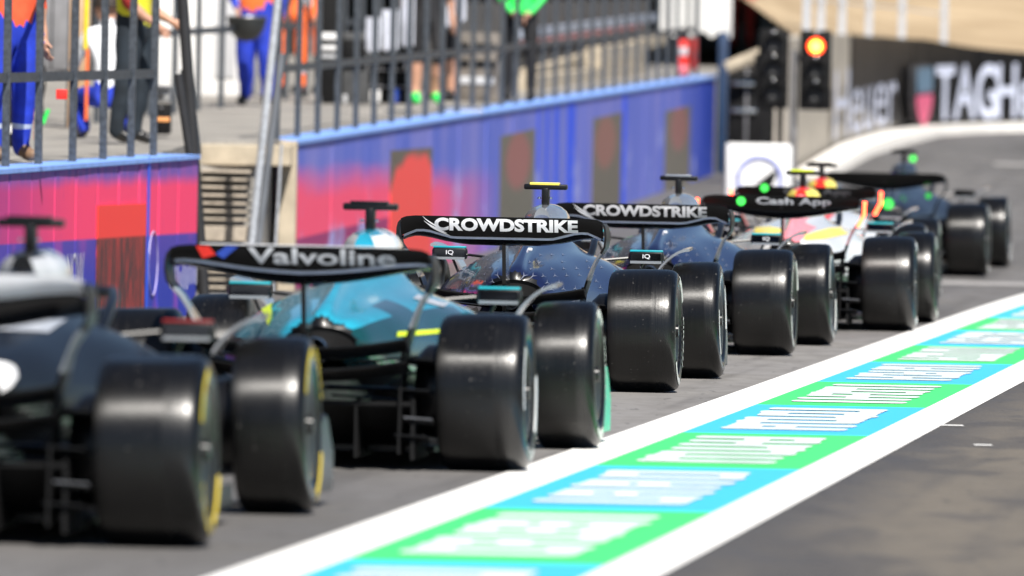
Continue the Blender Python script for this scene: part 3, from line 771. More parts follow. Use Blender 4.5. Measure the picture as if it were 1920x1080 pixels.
        MB().loft(rr_).build('wheel_deflector', L.get('defl', M_silver), root)
    # front wing
    rr_ = []
    for k in range(21):
        x = -.92 + .092 * k; z = .10 + .05 * (abs(x) / .92) ** 2
        rr_.append([(x, 4.25, z + .10), (x, 4.55, z + .02), (x, 4.85, z), (x, 4.85, z - .015), (x, 4.55, z), (x, 4.25, z + .085)])
    fwg = MB().loft(rr_).build('front_wing', M_carb, root)
    for sx in (-1, 1):
        mb = MB(); mb.loft([[(sx * .93, y, .05), (sx * .945, y, .05), (sx * (.945 + f_), y, z), (sx * (.93 + f_), y, z)] for y, z, f_ in ((4.15, .34, .03), (4.3, .38, .03), (4.6, .34, .01), (4.9, .2, 0))]); mb.build('endplate', L.get('fend', M_carb), fwg)
    # ---- rear wing
    H = L.get('zt', 1.005)
    wp = L.get('wing', 'angled')
    if wp == 'angled':
        lo = [(0, .118), (.29, .118), (.36, .10), (.44, .078), (.50, .080), (.56, .105), (.60, .125)]
        bo = [(0, .170), (.22, .168), (.34, .150), (.44, .128), (.52, .120), (.575, .135), (.60, .150)]
    else:
        lo = [(0, .112), (.15, .106), (.30, .090), (.45, .070), (.54, .064), (.58, .070), (.60, .08)]
        bo = [(0, .178), (.15, .170), (.30, .145), (.45, .115), (.54, .100), (.58, .10), (.60, .11)]
    bo = [(a, b + L.get('deep', 0)) for a, b in bo]
    tp = [(0, 0), (.50, 0), (.56, -.006), (.59, -.020), (.60, -.03)]
    def fT(x): return H + interp(tp, abs(x))
    def fL(x): return H - interp(lo, abs(x))
    def fB(x): return H - interp(bo, abs(x))
    xsn = [-.588, -.575, -.555, -.53, -.50, -.46, -.42, -.38, -.34, -.30, -.26, -.2, -.1, 0]; xsn = xsn + [-x for x in xsn[::-1][1:]]
    main = []
    for x in xsn:
        l_, b_ = fL(x) - .006, fB(x); h = l_ - b_
        main.append([(p_[0], p_[1] - .085, p_[2]) for p_ in [(x, -.44, l_ + .002), (x, -.40, l_ - .008), (x, -.34, b_ + h * .5 + .01), (x, -.24, b_ + h * .35 + .022), (x, -.13, b_ + h * .5 + .02), (x, -.10, b_ + h * .5 + .008), (x, -.14, b_ + h * .2), (x, -.24, b_), (x, -.33, b_ + .002), (x, -.40, b_ + h * .35), (x, -.442, l_ - .008)]])
    rw = MB().loft(main).build('rear_wing', M_gloss, root)
    stripe = []
    for x in xsn[1:-1]:
        l_ = fL(x) - .006; stripe.append([(x, -.535, l_ - .008), (x, -.525, l_ - .008), (x, -.525, l_ + .007), (x, -.535, l_ + .007)])
    MB().loft(stripe).build('trailing_edge_stripe', L.get('stripe', mat('pale_blue_edge_glint', (.62, .68, .85), .3)), rw)  # default pale blue paints the light caught by the trailing edge
    fsec = lambda x: (fT(x), fL(x))
    def rear_y(f): return interp([(0, -.555), (.12, -.565), (.35, -.58), (.6, -.592), (.85, -.599), (1, -.60)], f)
    flap = []
    for x in xsn:
        t_, l_ = fsec(x); h = t_ - l_
        sec = [(x, -.60, t_)] + [(x, rear_y(f), l_ + h * f) for f in (.85, .6, .35, .12, 0)] + [(x, -.535, l_ + .004), (x, -.515, l_ + .015), (x, -.525, l_ + .03), (x, -.55, l_ + h * .38), (x, -.572, l_ + h * .65), (x, -.594, t_ - .001)]
        flap.append(sec)
    fp = MB().loft(flap).mesh('flap', [L.get('flap', M_flap)])
    fpo = link('flap', fp, rw)
    def on_flap(x0, z0, z1):
        return lambda u, v: (x0 + u, rear_y(max(0, min(1, ((fT(x0 + u) - z0 - (1 - v) * (z1 - z0)) - fL(x0 + u)) / (fT(x0 + u) - fL(x0 + u))))) - .009, fT(x0 + u) - z0 - (1 - v) * (z1 - z0))
    for (tx, x0, x1, z0, z1, bd_, mt_) in L.get('text', []):
        text_on('lettering', tx, on_flap(x0, z0, z1), x1 - x0, 1, mt_, rw, bold=bd_, cuts=24)
    if L.get('swoosh'):
        for k, (xa, xb, za, zb_) in enumerate(((-.46, -.335, .004, .085), (-.452, -.32, .030, .100), (-.43, -.30, .050, .115))):
            mb = MB(); up, dn = [], []
            for i in range(9):
                t = i / 8; x = lerp(xa, xb, t); z = lerp(za, zb_, t ** .8); th = .004 * math.sin(t * math.pi) + .0008
                up.append(Vector((x, rear_y(max(0, 1 - (z - th) / .118)) - .006, H - z + th))); dn.append(Vector((x, rear_y(max(0, 1 - (z + th) / .118)) - .006, H - z - th)))
            mb.add(up + dn, [(i, i + 1, i + 10, i + 9) for i in range(8)]); mb.build('swoosh', M_letw, rw)
    if L.get('chev'):
        for (xa, mt_) in ((-.47, M_red), (-.40, M_bluep)):
            pts = [(xa, .006), (xa + .06, .006), (xa + .09, .045), (xa + .03, .062)] if mt_ is M_red else [(xa + .07, .004), (xa + .125, .004), (xa + .055, .062), (xa + .02, .04)]
            mb = MB(); mb.add([(x, rear_y(max(0, 1 - z / .10)) - .006, H - z) for x, z in pts], [(0, 1, 2, 3)]); mb.build('chevron', mt_, rw)
        mb = MB(); mb.box((-.0, -.585, H + .004), (.9, .05, .006), b=.002); mb.build('top_edge', M_lgrey, rw)
    for sx in (-1, 1):
        # endplate: curls over at the top, narrows and turns inward below
        path = [(x_ * .978, z_, a_, b_) for x_, z_, a_, b_ in [(.600, H - .030, -.61, -.38), (.612, H - .045, -.61, -.36), (.619, H - .075, -.61, -.34), (.620, H - .12, -.61, -.32), (.614, H - .165, -.59, -.32), (.590, H - .20, -.56, -.32), (.56, H - .235, -.52, -.32), (.53, H - .29, -.46, -.28), (.50, H - .36, -.42, -.14), (.47, H - .45, -.38, -.12), (.45, H - .56, -.36, -.02)]]
        rr_ = []
        for k, (x, z, ya, yb) in enumerate(path):
            x2, z2 = path[min(k + 1, len(path) - 1)][:2]; x1, z1 = path[max(k - 1, 0)][:2]
            tx_, tz_ = x2 - x1, z2 - z1; l2 = math.hypot(tx_, tz_); nx_, nz_ = -tz_ / l2 * .006, tx_ / l2 * .006
            rr_.append([(sx * (x + nx_), ya, z + nz_), (sx * (x + nx_), yb, z + nz_), (sx * (x - nx_), yb, z - nz_), (sx * (x - nx_), ya, z - nz_)])
        ep = MB().loft(rr_).mesh('endplate', [M_wingend, L.get('endlow', M_silver), M_carb])
        for p in ep.polygons:
            if p.center.z < H - .21: p.material_index = 1
            if p.center.z < H - .38: p.material_index = 2
        epo = link('endplate', ep, rw)
        if L.get('leds'):
            mb = MB(); mb.tube([(sx * .632, -.625, H - .03), (sx * .628, -.628, H - .13), (sx * .58, -.60, H - .22)], .014, 8); mb.build('endplate_light', M_redlamp, epo)
    mb = MB(); mb.loft([[(-.011, y0, z), (.011, y0, z), (.008, y1, z), (-.008, y1, z)] for z, y0, y1 in ((H - .10, -.46, -.36), (H - .17, -.42, -.22), (H - .3, -.38, -.12), (H - .45, -.34, -.06), (.36, -.32, .0))]); mb.build('pylon', M_gloss, rw)
    mb = MB(); mb.box((0, -.52, H - .075), (.022, .12, .04), b=.005); mb.build('flap_actuator', M_carb, rw)
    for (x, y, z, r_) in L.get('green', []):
        mb = MB(); mb.lathe([(0, 0), (.0, r_), (.01, r_ * .9), (.012, 0)], axis='Y', c=(x, y, z), n=16); mb.build('flare_disc', M_grnflare, root)  # glowing green disc added as a lens flare spot, not a lamp
    # small star decals pressed on the cover
    if L.get('stars'):
        dg = bpy.context.evaluated_depsgraph_get(); ev = ec.evaluated_get(dg); me = bpy.data.meshes.new_from_object(ev)
        bv = BVHTree.FromPolygons([v.co for v in me.vertices], [p.vertices[:] for p in me.polygons])
        mb = MB(); rs_ = random.Random(4)
        for zi in range(9):
            for xi in range(-8, 9):
                x = xi * .052 + (.026 if zi % 2 else 0); z = .50 + zi * .038
                if abs(x) < .03: continue
                hit, nrm, _, _ = bv.ray_cast(Vector((x, -1, z)), Vector((0, 1, 0)))
                if hit is None or hit.y < .34 or abs(x) > .42: continue
                if rs_.random() < .2: continue
                t1 = nrm.cross(Vector((0, 1, 0))); 
                if t1.length < .05: continue
                t1.normalize(); t2 = nrm.cross(t1); t2.normalize(); c0 = hit + nrm * .003
                s_ = .020
                for k in range(3):
                    a = math.pi / 2 + k * 2 * math.pi / 3
                    tip = c0 + t1 * math.cos(a) * s_ + t2 * math.sin(a) * s_ * 3.0
                    l_ = c0 + (t1 * math.cos(a + 1.25) + t2 * math.sin(a + 1.25)) * s_ * .2; r2 = c0 + (t1 * math.cos(a - 1.25) + t2 * math.sin(a - 1.25)) * s_ * .2
                    mb.add([l_, tip, r2, c0], [(0, 1, 2, 3)])
        mb.build('star_decals', mat('pale_star_decal', (.22, .24, .32), .35, metal=.4), root, smooth=False)
        mb = MB(); mb.box((.03, .98, .80), (.03, .02, .018), rx=.2, b=.006); mb.build('small_emblem', M_letw, root)
        bpy.data.meshes.remove(me)
    if L.get('decal'):
        dg = bpy.context.evaluated_depsgraph_get(); ev = ec.evaluated_get(dg); me = bpy.data.meshes.new_from_object(ev)
        bv = BVHTree.FromPolygons([v.co for v in me.vertices], [p.vertices[:] for p in me.polygons])
        for (pts, mt_) in L['decal']:
            # polygon in rear view, pressed on the cover
            mb = MB(); n = 14; xs_ = [p[0] for p in pts]; a, b = min(xs_), max(xs_)
            up = [p for p in pts[:len(pts) // 2]]; dn = [p for p in pts[len(pts) // 2:]][::-1]
            vs = []
            for i in range(n + 1):
                x = lerp(a, b, i / n)
                zu, zd = interp(up, x), interp(dn, x)
                for j in range(5):
                    z = lerp(zd, zu, j / 4); hit, nrm, _, _ = bv.ray_cast(Vector((x, -1, z)), Vector((0, 1, 0)))
                    vs.append(None if hit is None else hit + nrm * .004)
            fs = []; idx = {}
            for i in range(n):
                for j in range(4):
                    q = [i * 5 + j, (i + 1) * 5 + j, (i + 1) * 5 + j + 1, i * 5 + j + 1]
                    if all(vs[k] is not None for k in q) and max((vs[k].y for k in q)) - min((vs[k].y for k in q)) < .5: fs.append(q)
            use = sorted({k for f in fs for k in f}); mp_ = {k: i for i, k in enumerate(use)}
            if fs: mb.add([vs[k] for k in use], [tuple(mp_[k] for k in f) for f in fs]); mb.build('painted_patch', mt_, root)
        bpy.data.meshes.remove(me)
    # wheels
    c_ = L.get('comp', 'w')
    for (x, y, k) in ((.80, 0, 'r'), (-.80, 0, 'r'), (.85, 3.6, 'f'), (-.85, 3.6, 'f')):
        make_wheel(root, x, y, k, c_, random.uniform(0, 6), 0, R(1.2) if k == 'r' else R(2.2))
    return root

def heading(dx): return -math.atan2(dx, 1)
CARS = [
 ('A', -2.11, 42.5, .09), ('B', -.905, 51.9, .096), ('C', -.015, 66.6, .089), ('D', .915, 77.0, .10), ('E', 2.06, 86.2, .08), ('F', 2.50, 96.3, .07), ('G', 3.68, 112.0, .10)]
WH_T = [('CROWDSTRIKE', -.392, .444, .010, .085, .045, M_letw)]
LIV = {
 'A': dict(paint=M_carb, decal=[([(.13 + .075 * math.cos(a), .60 + .06 * math.sin(a)) for a in [math.pi * (1 - k / 8) for k in range(9)]] + [(.13 + .075 * math.cos(a), .60 - .06 * math.sin(a)) for a in [math.pi * k / 8 for k in range(9)]], M_whitep),
            ([(-.5, .70), (-.3, .78), (.0, .80), (.2, .79), (.2, .75), (.0, .77), (-.3, .74), (-.5, .67)], M_lgrey)], flap=mat('silver_wing_paint', (.62, .63, .66), .4), tcam=M_carb, airbox=M_carb, airbox2=M_lgrey, deep=.05, comp='y', wing='spoon', endlow=M_lgrey, leds=False, text=[], mircap=mat('dull_red_cap', (.2, .012, .01), .4), defl=M_silver, stripe=M_carb),
 'B': dict(paint=M_teal, paint2=M_dgreen, two=lambda c: (c.x > .20 and c.z < .72 and c.y < 2.2) or c.z < .56, tcam=M_carb, airbox=M_teal, airbox2=M_whitep, comp='w', wing='spoon', endlow=M_lgrey, chev=True, bulge=1.12,
           text=[('Valvoline', -.235, .435, .008, .082, .022, mat('soft_white_lettering', (.45, .47, .5), .4))], mircap=M_aqua, fend=mat('bright_green_panel', (.02, .5, .28), .35),
           decal=[([(-.56, .715), (-.42, .700), (-.31, .645), (-.31, .615), (-.42, .655), (-.56, .685)], M_lime), ([(.30, .60), (.40, .602), (.51, .61), (.51, .590), (.40, .582), (.30, .578)], M_lime),
                  ([(.28, .80), (.40, .76), (.50, .72), (.50, .69), (.40, .70), (.28, .74)], M_lgrey)]),
 'C': dict(paint=M_carpaint, tcam=M_yel, airbox=M_silver, comp='w', wing='angled', text=WH_T, swoosh=True, stars=True, mircap=M_aqua, mirtxt=True),
 'D': dict(paint=M_carpaint, tcam=M_silver, airbox=M_silver, comp='w', wing='angled', text=[(WH_T[0][0], -.392, .444, .010, .085, .045, mat('dim_white_lettering', (.5, .5, .52), .4))], swoosh=True, stars=True, mircap=M_aqua, mirtxt=True),
 'E': dict(paint=M_whitep, paint2=M_pink, two=lambda c: abs(c.x - .05) < .07 and c.z > .62, tcam=M_lime, airbox=M_red, airbox2=M_yel, comp='w', wing='spoon', leds=True, lowdark=True,
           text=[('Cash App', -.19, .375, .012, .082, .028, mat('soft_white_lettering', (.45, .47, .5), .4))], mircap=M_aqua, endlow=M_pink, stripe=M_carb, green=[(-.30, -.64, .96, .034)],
           decal=[([(-.33, .735), (-.2, .75), (-.07, .74), (-.07, .715), (-.2, .69), (-.33, .70)], M_yel), ([(.12, .70), (.25, .745), (.38, .75), (.38, .70), (.25, .67), (.12, .66)], M_yel)]),
 'F': dict(paint=M_whitep, paint2=M_red, two=lambda c: abs(c.x) < .12, tcam=M_carb, mircap=M_carb, airbox=M_red, airbox2=M_yel, comp='w', wing='spoon', leds=True,
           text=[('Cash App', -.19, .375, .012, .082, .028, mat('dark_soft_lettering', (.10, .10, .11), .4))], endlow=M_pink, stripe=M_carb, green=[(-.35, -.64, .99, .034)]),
 'G': dict(paint=mat('slate_blue_paint', (.012, .015, .024), .3, coat=.3), tcam=M_carb, airbox=mat('slate_blue_paint2', (.03, .04, .06), .35, coat=.3), comp='w', wing='spoon', mircap=M_carb, endlow=M_carb, stripe=M_carb,
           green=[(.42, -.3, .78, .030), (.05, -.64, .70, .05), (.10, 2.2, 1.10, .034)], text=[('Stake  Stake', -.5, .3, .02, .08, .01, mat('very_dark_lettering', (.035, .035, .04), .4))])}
LIV['G']['text'] = []
LAB = {
 'A': 'nearest racing car with a silver topped rear wing, cut off by the left edge',
 'B': 'teal and dark green racing car with Valvoline on its rear wing',
 'C': 'glossy black racing car in sharp focus, CROWDSTRIKE wing and yellow camera band',
 'D': 'second black CROWDSTRIKE racing car, just ahead of the sharply focused one',
 'E': 'white and red racing car with a clear Cash App rear wing and red wing lights',
 'F': 'white and red racing car hidden behind the clear Cash App wing, its own lettering dim',
 'G': 'farthest dark blue racing car with a plain black rear wing, nearest the curve'}
for (k, x, d, sl_) in CARS:
    o = make_car('racing_car', (x, d, zg(d) + .006), heading(sl_), LAB[k], LIV[k])
    if k == 'G': o.rotation_euler.x = .013; o.location.z = zg(d) + .012
    if k == 'F': o.rotation_euler.x = .004

# ================================================================== PEOPLE
BASE = dict(pel=(0, 0, .96), waist=(0, .0, 1.12), chest=(0, .0, 1.34), neck=(0, 0, 1.50), jaw=(0, -.02, 1.58), head=(0, -.01, 1.68), crown=(0, .01, 1.76),
            shL=(.19, 0, 1.43), elL=(.25, .03, 1.15), wrL=(.26, -.04, .90), shR=(-.19, 0, 1.43), elR=(-.25, .03, 1.15), wrR=(-.26, -.04, .90),
            hiL=(.10, 0, .92), knL=(.12, -.02, .50), anL=(.12, .02, .10), toL=(.14, -.15, .045), hiR=(-.10, 0, .92), knR=(-.12, -.02, .50), anR=(-.12, .02, .10), toR=(-.14, -.15, .045))
RAD = dict(pel=.15, waist=.135, chest=.155, neck=.06, jaw=.075, head=.098, crown=.06, sh=.075, el=.05, wr=.032, hi=.105, kn=.072, an=.05, to=.042)
M_skin = mat('skin', (.45, .24, .16), .5, var=.08)
M_hair = mat('dark_hair', (.03, .02, .015), .7)
def person(loc, rz, pose, cm, label, cap=None, bulk=1.0, band=None, extra=None):
    """cm: materials for top, arm, fore, bottom, shin, shoe"""
    J = dict(BASE); J.update(pose)
    names = []; co = []; rad = []; edges = []; reg = []
    def add(nm, p, r, parent=None, rg='top'):
        co.append(Vector(p)); rad.append(r); names.append(nm); i = len(co) - 1
        if parent is not None: edges.append((parent, i)); reg.append(rg)
        return i
    b = bulk
    pel = add('pel', J['pel'], RAD['pel'] * b); wa = add('waist', J['waist'], RAD['waist'] * b, pel, 'top'); ch = add('chest', J['chest'], RAD['chest'] * b, wa, 'top')
    nk = add('neck', J['neck'], RAD['neck'], ch, 'top'); jw = add('jaw', J['jaw'], RAD['jaw'], nk, 'skin'); hd = add('head', J['head'], RAD['head'], jw, 'skin'); add('crown', J['crown'], RAD['crown'], hd, 'skin')
    hv = Vector(J['head']); add('nose', hv + Vector((0, -.115, -.02)), .014, hd, 'skin')
    for sx in (-1, 1): add('ear', hv + Vector((sx * .105, .01, -.01)), .018, hd, 'skin')
    for S_, sx in (('L', 1), ('R', -1)):
        s_ = add('sh', J['sh' + S_], RAD['sh'] * b, ch, 'top'); e_ = add('el', J['el' + S_], RAD['el'] * b, s_, 'arm'); w_ = add('wr', J['wr' + S_], RAD['wr'], e_, 'fore')
        d = (Vector(J['wr' + S_]) - Vector(J['el' + S_])).normalized(); side = d.cross(Vector((sx, 0, 0)));
        if side.length < .2: side = Vector((0, -1, 0))
        side.normalize(); palm = side.cross(d).normalized()
        W = Vector(J['wr' + S_]); pm = add('palm', W + d * .07, .034, w_, 'skin')
        for k, ln in enumerate((.066, .076, .072, .055)):
            o_ = side * (.030 - .020 * k); a_ = add('f', W + d * .115 + o_, .0105, pm, 'skin')
            m_ = add('f', W + d * (.115 + ln * .5) + o_ + palm * .012, .0095, a_, 'skin'); add('f', W + d * (.115 + ln * .8) + o_ + palm * .035, .008, m_, 'skin')
        t_ = add('t', W + d * .06 + side * .045, .012, pm, 'skin'); add('t', W + d * .10 + side * .062 + palm * .015, .010, t_, 'skin')
        h_ = add('hi', J['hi' + S_], RAD['hi'] * b, pel, 'bottom'); k_ = add('kn', J['kn' + S_], RAD['kn'] * b, h_, 'bottom')
        c_ = add('calf', Vector(J['kn' + S_]).lerp(Vector(J['an' + S_]), .35), .068 * b, k_, 'shin'); a_ = add('an', J['an' + S_], RAD['an'], c_, 'shin')
        h2 = add('heel', Vector(J['an' + S_]) + Vector((0, .035, -.05)), .042, a_, 'shoe')
        m2 = add('foot', Vector(J['an' + S_]).lerp(Vector(J['to' + S_]), .55) + Vector((0, 0, -.012)), .05, a_, 'shoe'); add('toe', J['to' + S_], .042, m2, 'shoe')
    me = bpy.data.meshes.new('skeleton'); me.from_pydata([tuple(c) for c in co], edges, []); me.update()
    o = bpy.data.objects.new('skeleton', me); COL.objects.link(o)
    md = o.modifiers.new('s', 'SKIN'); md.use_smooth_shade = True
    for i, v in enumerate(me.skin_vertices[0].data): v.radius = (rad[i], rad[i] * (.8 if names[i] in ('chest', 'waist', 'pel') else 1)); v.use_root = (i == 0)
    m2 = o.modifiers.new('u', 'SUBSURF'); m2.levels = 2; m2.render_levels = 2
    # cloth folds
    tx = bpy.data.textures.new('folds', 'CLOUDS'); tx.noise_scale = .09; m3 = o.modifiers.new('d', 'DISPLACE'); m3.texture = tx; m3.strength = .022; m3.mid_level = .5
    dg = bpy.context.evaluated_depsgraph_get(); bm_ = bpy.data.meshes.new_from_object(o.evaluated_get(dg)); bpy.data.objects.remove(o)
    keys = ['top', 'arm', 'fore', 'bottom', 'shin', 'shoe', 'skin', 'band']
    mats_ = [cm.get('top'), cm.get('arm', cm['top']), cm.get('fore', cm.get('arm', cm['top'])), cm['bottom'], cm.get('shin', cm['bottom']), cm['shoe'], M_skin, cm.get('band', M_silver)]
    bm_.materials.clear()
    for q in mats_: bm_.materials.append(q)
    segs = [(co[a], co[b_], rg, names[b_], (rad[a] + rad[b_]) / 2) for (a, b_), rg in zip(edges, reg)]
    for p in bm_.polygons:
        c = p.center; best = None
        for a, b_, rg, nm, rr_ in segs:
            ab = b_ - a; t = max(0, min(1, (c - a).dot(ab) / max(ab.length_squared, 1e-9))); d = (c - a - ab * t).length - rr_
            if best is None or d < best[0]: best = (d, rg, nm, t)
        rg = best[1]
        if rg == 'top' and c.z < Vector(J['pel']).z + .03 and best[2] != 'neck': rg = 'bottom'
        if band and best[2] == 'an' and band[0] < best[3] < band[1]: rg = 'band'
        p.material_index = keys.index(rg)
    bm_.polygons.foreach_set('use_smooth', [True] * len(bm_.polygons)); bm_.name = 'person'
    ob = link('person', bm_); ob.location = loc; ob.rotation_euler = (0, 0, rz); tag(ob, label, 'person')
    # hair or cap and eyes
    H_ = Vector(J['head']); mb = MB()
    n = 14; rings = []
    for k in range(6):
        q = k / 5 * math.pi * .52; rings.append([H_ + Vector((.112 * math.sin(q + .02) * math.cos(a), .01 + .125 * math.sin(q + .02) * math.sin(a), .01 + .125 * math.cos(q))) for a in [2 * math.pi * i / n for i in range(n)]])
    mb.loft(rings, caps=False); mb.build('cap' if cap else 'hair', cap or M_hair, ob)
    for sx in (-1, 1):
        mb = MB(); mb.lathe([(-.008, .0), (-.006, .011), (0, .014), (.006, .011), (.008, 0)], axis='Y', c=(H_.x + sx * .034, H_.y - .098, H_.z + .005), n=10); mb.build('eye', mat('eye_white', (.6, .6, .6), .3), ob)
    return ob
F_blue = mat('blue_overall_cloth', (.010, .035, .42), .75, var=.3, vs=9); F_navy = mat('navy_trouser_cloth', (.012, .02, .03), .8, var=.3)
F_red = mat('orange_red_cloth', (.75, .09, .03), .75, var=.25); F_dred = mat('dark_red_cloth', (.25, .012, .01), .75, var=.2)
F_or = mat('bright_orange_cloth', (.95, .16, .03), .7, var=.15); F_yel = mat('yellow_high_visibility_cloth', (.75, .72, .03), .7, var=.12)
F_wht = mat('white_cloth', (.7, .72, .76), .75, var=.1); F_blk = mat('black_cloth', (.01, .01, .012), .75, var=.3)
F_grn = mat('bright_green_cloth', (.03, .75, .12), .6, var=.15); F_brn = mat('brown_boot_leather', (.17, .10, .055), .6, var=.3)
F_band = mat('reflective_band', (.55, .6, .68), .35, var=.1)
F_shoe = mat('black_shoe_leather', (.008, .008, .008), .3, coat=.4)
def at(px, d, extra=0): 
    return (ray(px, 300, d).x, d, zp(d) + extra)
person(at(14, 81.2), R(35), dict(knL=(.10, -.05, .5), anL=(.10, 0, .1), toL=(.12, -.19, .05)), dict(top=F_red, bottom=F_blue, shoe=F_brn, band=F_band, fore=M_skin), 'marshal in orange and dark red jacket, blue trousers and brown boots at the left edge', band=(.0, .45), bulk=1.35)
person(at(246, 93.5), R(78), dict(knL=(.10, -.05, .5), anL=(.10, .02, .10), toL=(.10, -.16, .045), knR=(-.10, .04, .5), anR=(-.09, .12, .10), toR=(-.09, -.05, .045), elL=(.24, -.02, 1.16), wrL=(.22, -.26, 1.02), elR=(-.25, .0, 1.16), wrR=(-.22, -.22, 1.0)),
       dict(top=F_yel, arm=F_dred, fore=M_skin, bottom=F_navy, shoe=F_shoe), 'marshal in yellow vest, dark red sleeves and dark navy trousers behind the near railing', bulk=1.3)
person(at(205, 97.5), R(200), dict(pel=(0, 0, .40), waist=(0, -.03, .56), chest=(0, -.08, .80), neck=(0, -.12, .96), jaw=(0, -.15, 1.03), head=(0, -.16, 1.13), crown=(0, -.15, 1.21),
       shL=(.19, -.08, .88), elL=(.26, -.22, .64), wrL=(.18, -.42, .55), shR=(-.19, -.08, .88), elR=(-.26, -.22, .64), wrR=(-.18, -.42, .55),
       hiL=(.10, 0, .36), knL=(.18, -.40, .38), anL=(.16, -.20, .08), toL=(.17, -.38, .045), hiR=(-.10, 0, .36), knR=(-.18, -.30, .10), anR=(-.16, .12, .12), toR=(-.16, .22, .05)),
       dict(top=F_wht, bottom=F_blue, shoe=F_shoe), 'crouching mechanic in white top and blue trousers behind the navy trousered marshal')
person(at(478, 118), R(-20), dict(elR=(-.30, -.02, 1.18), wrR=(-.16, -.20, 1.02), knL=(.13, -.05, .5), anL=(.14, 0, .1)), dict(top=F_or, arm=F_blue, fore=F_blue, bottom=F_blue, shoe=F_shoe, band=F_band),
       'marshal in blue overalls and orange vest standing by the white container with a helmet', band=(.0, .35), bulk=1.45)
person(at(541, 124), R(10), dict(), dict(top=F_or, bottom=F_or, shin=F_or, shoe=F_shoe, band=F_band), 'person in red orange overalls just right of the pale leaning tube', band=(.1, .3), bulk=.75)
person(at(577, 127), R(-30), dict(elR=(-.3, -.05, 1.2)), dict(top=F_wht, fore=F_or, bottom=F_or, shin=F_blk, shoe=F_blk), 'person in pale top, orange shorts and black leggings behind the blue wall railing', bulk=.9)
person(at(797, 121), R(15), dict(knL=(.10, -.10, .5), anL=(.09, .05, .1), knR=(-.10, .02, .5)), dict(top=F_blk, bottom=F_blk, shin=M_skin, shoe=F_grn, fore=M_skin), 'person in black shorts with bare legs and bright green shoes behind the railing')
person(at(832, 124), R(-60), dict(), dict(top=F_blk, bottom=F_blk, shin=M_skin, shoe=F_blk, fore=M_skin), 'second person in black shorts behind and right of the one in green shoes', bulk=.85)
person(at(972, 124.5), R(0), dict(wrL=(.10, -.16, .98), elL=(.27, 0, 1.18), wrR=(-.10, -.16, .98), elR=(-.27, 0, 1.18)), dict(top=F_grn, arm=F_blk, fore=F_grn, bottom=F_blk, shoe=F_blk), 'person in black trousers and bright green top and gloves behind the long railing', bulk=.98)
person((ray(1392, 0, 164).x, 164, zp(164) + .25), R(0), dict(), dict(top=F_or, bottom=mat('soft_red_cloth', (.45, .05, .05), .8), shoe=F_dred), 'person in orange top and red trousers beyond the end of the blue wall', bulk=1.1)
px_ = ray(1915, 30, 207); pz_ = ray(1915, 100, 207).z
person((px_.x + .0, 207, pz_ - .55), R(70), dict(pel=(0, 0, .70), waist=(0, -.02, .85), chest=(0, -.05, 1.05), neck=(0, -.08, 1.2), jaw=(0, -.11, 1.27), head=(0, -.11, 1.36), crown=(0, -.1, 1.44), shL=(.19, -.05, 1.13), shR=(-.19, -.05, 1.13), elL=(.24, -.2, .95), wrL=(.1, -.42, 1.05), elR=(-.24, -.2, .95), wrR=(-.1, -.42, 1.05),
        hiL=(.1, 0, .66), hiR=(-.1, 0, .66), knL=(.14, -.4, .66), knR=(-.14, -.4, .66), anL=(.13, -.45, .3), anR=(-.13, -.45, .3), toL=(.13, -.6, .25), toR=(-.13, -.6, .25)),
       dict(top=mat('light_blue_cloth', (.12, .22, .7), .8), bottom=F_navy, shoe=F_blk), 'photographer in light blue shirt seated on the sand slope at the top right corner', cap=F_or)
pc = ray(1880, 52, 206.5); mb = MB(); mb.lathe([(-.28, .06), (-.27, .085), (-.05, .08), (.0, .055), (.12, .05), (.12, 0)], axis='X', c=(pc.x, 206.5, pc.z), n=16); mb.box((pc.x + .2, 206.5, pc.z), (.14, .1, .16), b=.02)
tag(mb.build('camera', F_blk), 'black long lens camera held by the seated photographer', 'camera')
# helmet in the hand of the marshal
hp = ray(463, 42, 117.4); mb = MB()
prof = [(-.20, .0), (-.19, .07), (-.14, .14), (-.05, .19), (.03, .205), (.05, .205), (.05, .19), (-.04, .175)]
mb.lathe(prof, axis='Z', c=(hp.x, 117.4, hp.z), n=28); hm = tag(mb.build('helmet', mat('black_helmet_shell', (.02, .022, .022), .45, coat=.2)), 'round black helmet hanging at the hip of the blue overalled marshal', 'helmet')
mb = MB(); mb.tube([(hp.x + .2 * math.cos(a), 117.4 + .2 * math.sin(a), hp.z + .055) for a in [math.pi * 2 * k / 20 for k in range(21)]], .012, 6); mb.build('rim_trim', M_steel, hm)

# ================================================================== PIT BUILDING AND EQUIPMENT
M_fac = mat('grey_brown_facade', (.05, .047, .045), .85, var=.5, vs=1.2); M_open = mat('dark_garage_opening', (.008, .008, .009), .8); M_col = mat('pale_grey_column', (.15, .15, .16), .7, var=.25)
OFF = -7.2
def bx(d): return w2x(d) + OFF
bld = empty('pit_building', (bx(100), 100, zp(100)), a2, 'long grey brown pit building with dark openings behind the walkway', 'building')
LB = 190 * 1.0; gr = .0148
def zb(u): return gr * u
mb = MB(); mb.loft([[(u, 0, zb(u) - 1), (u, 1.0, zb(u) - 1), (u, 1.0, zb(u) + 9), (u, 0, zb(u) + 9)] for u in range(-35, 191, 15)]); mb.build('wall', M_fac, bld, smooth=False)
cm_ = MB().box((0, -.12, 3.5), (.5, .24, 9)).mesh('column', M_col, False)
for k in range(-4, 30):
    u = k * 6.2
    c = link('column', cm_, bld); c.location = (u, 0, zb(u))
    if k < 14:
        mb = MB(); mb.box((u + 3.1, -.03, zb(u + 3) + 1.7), (4.6, .08, 3.6)); mb.build('garage_opening', M_open, bld, smooth=False)
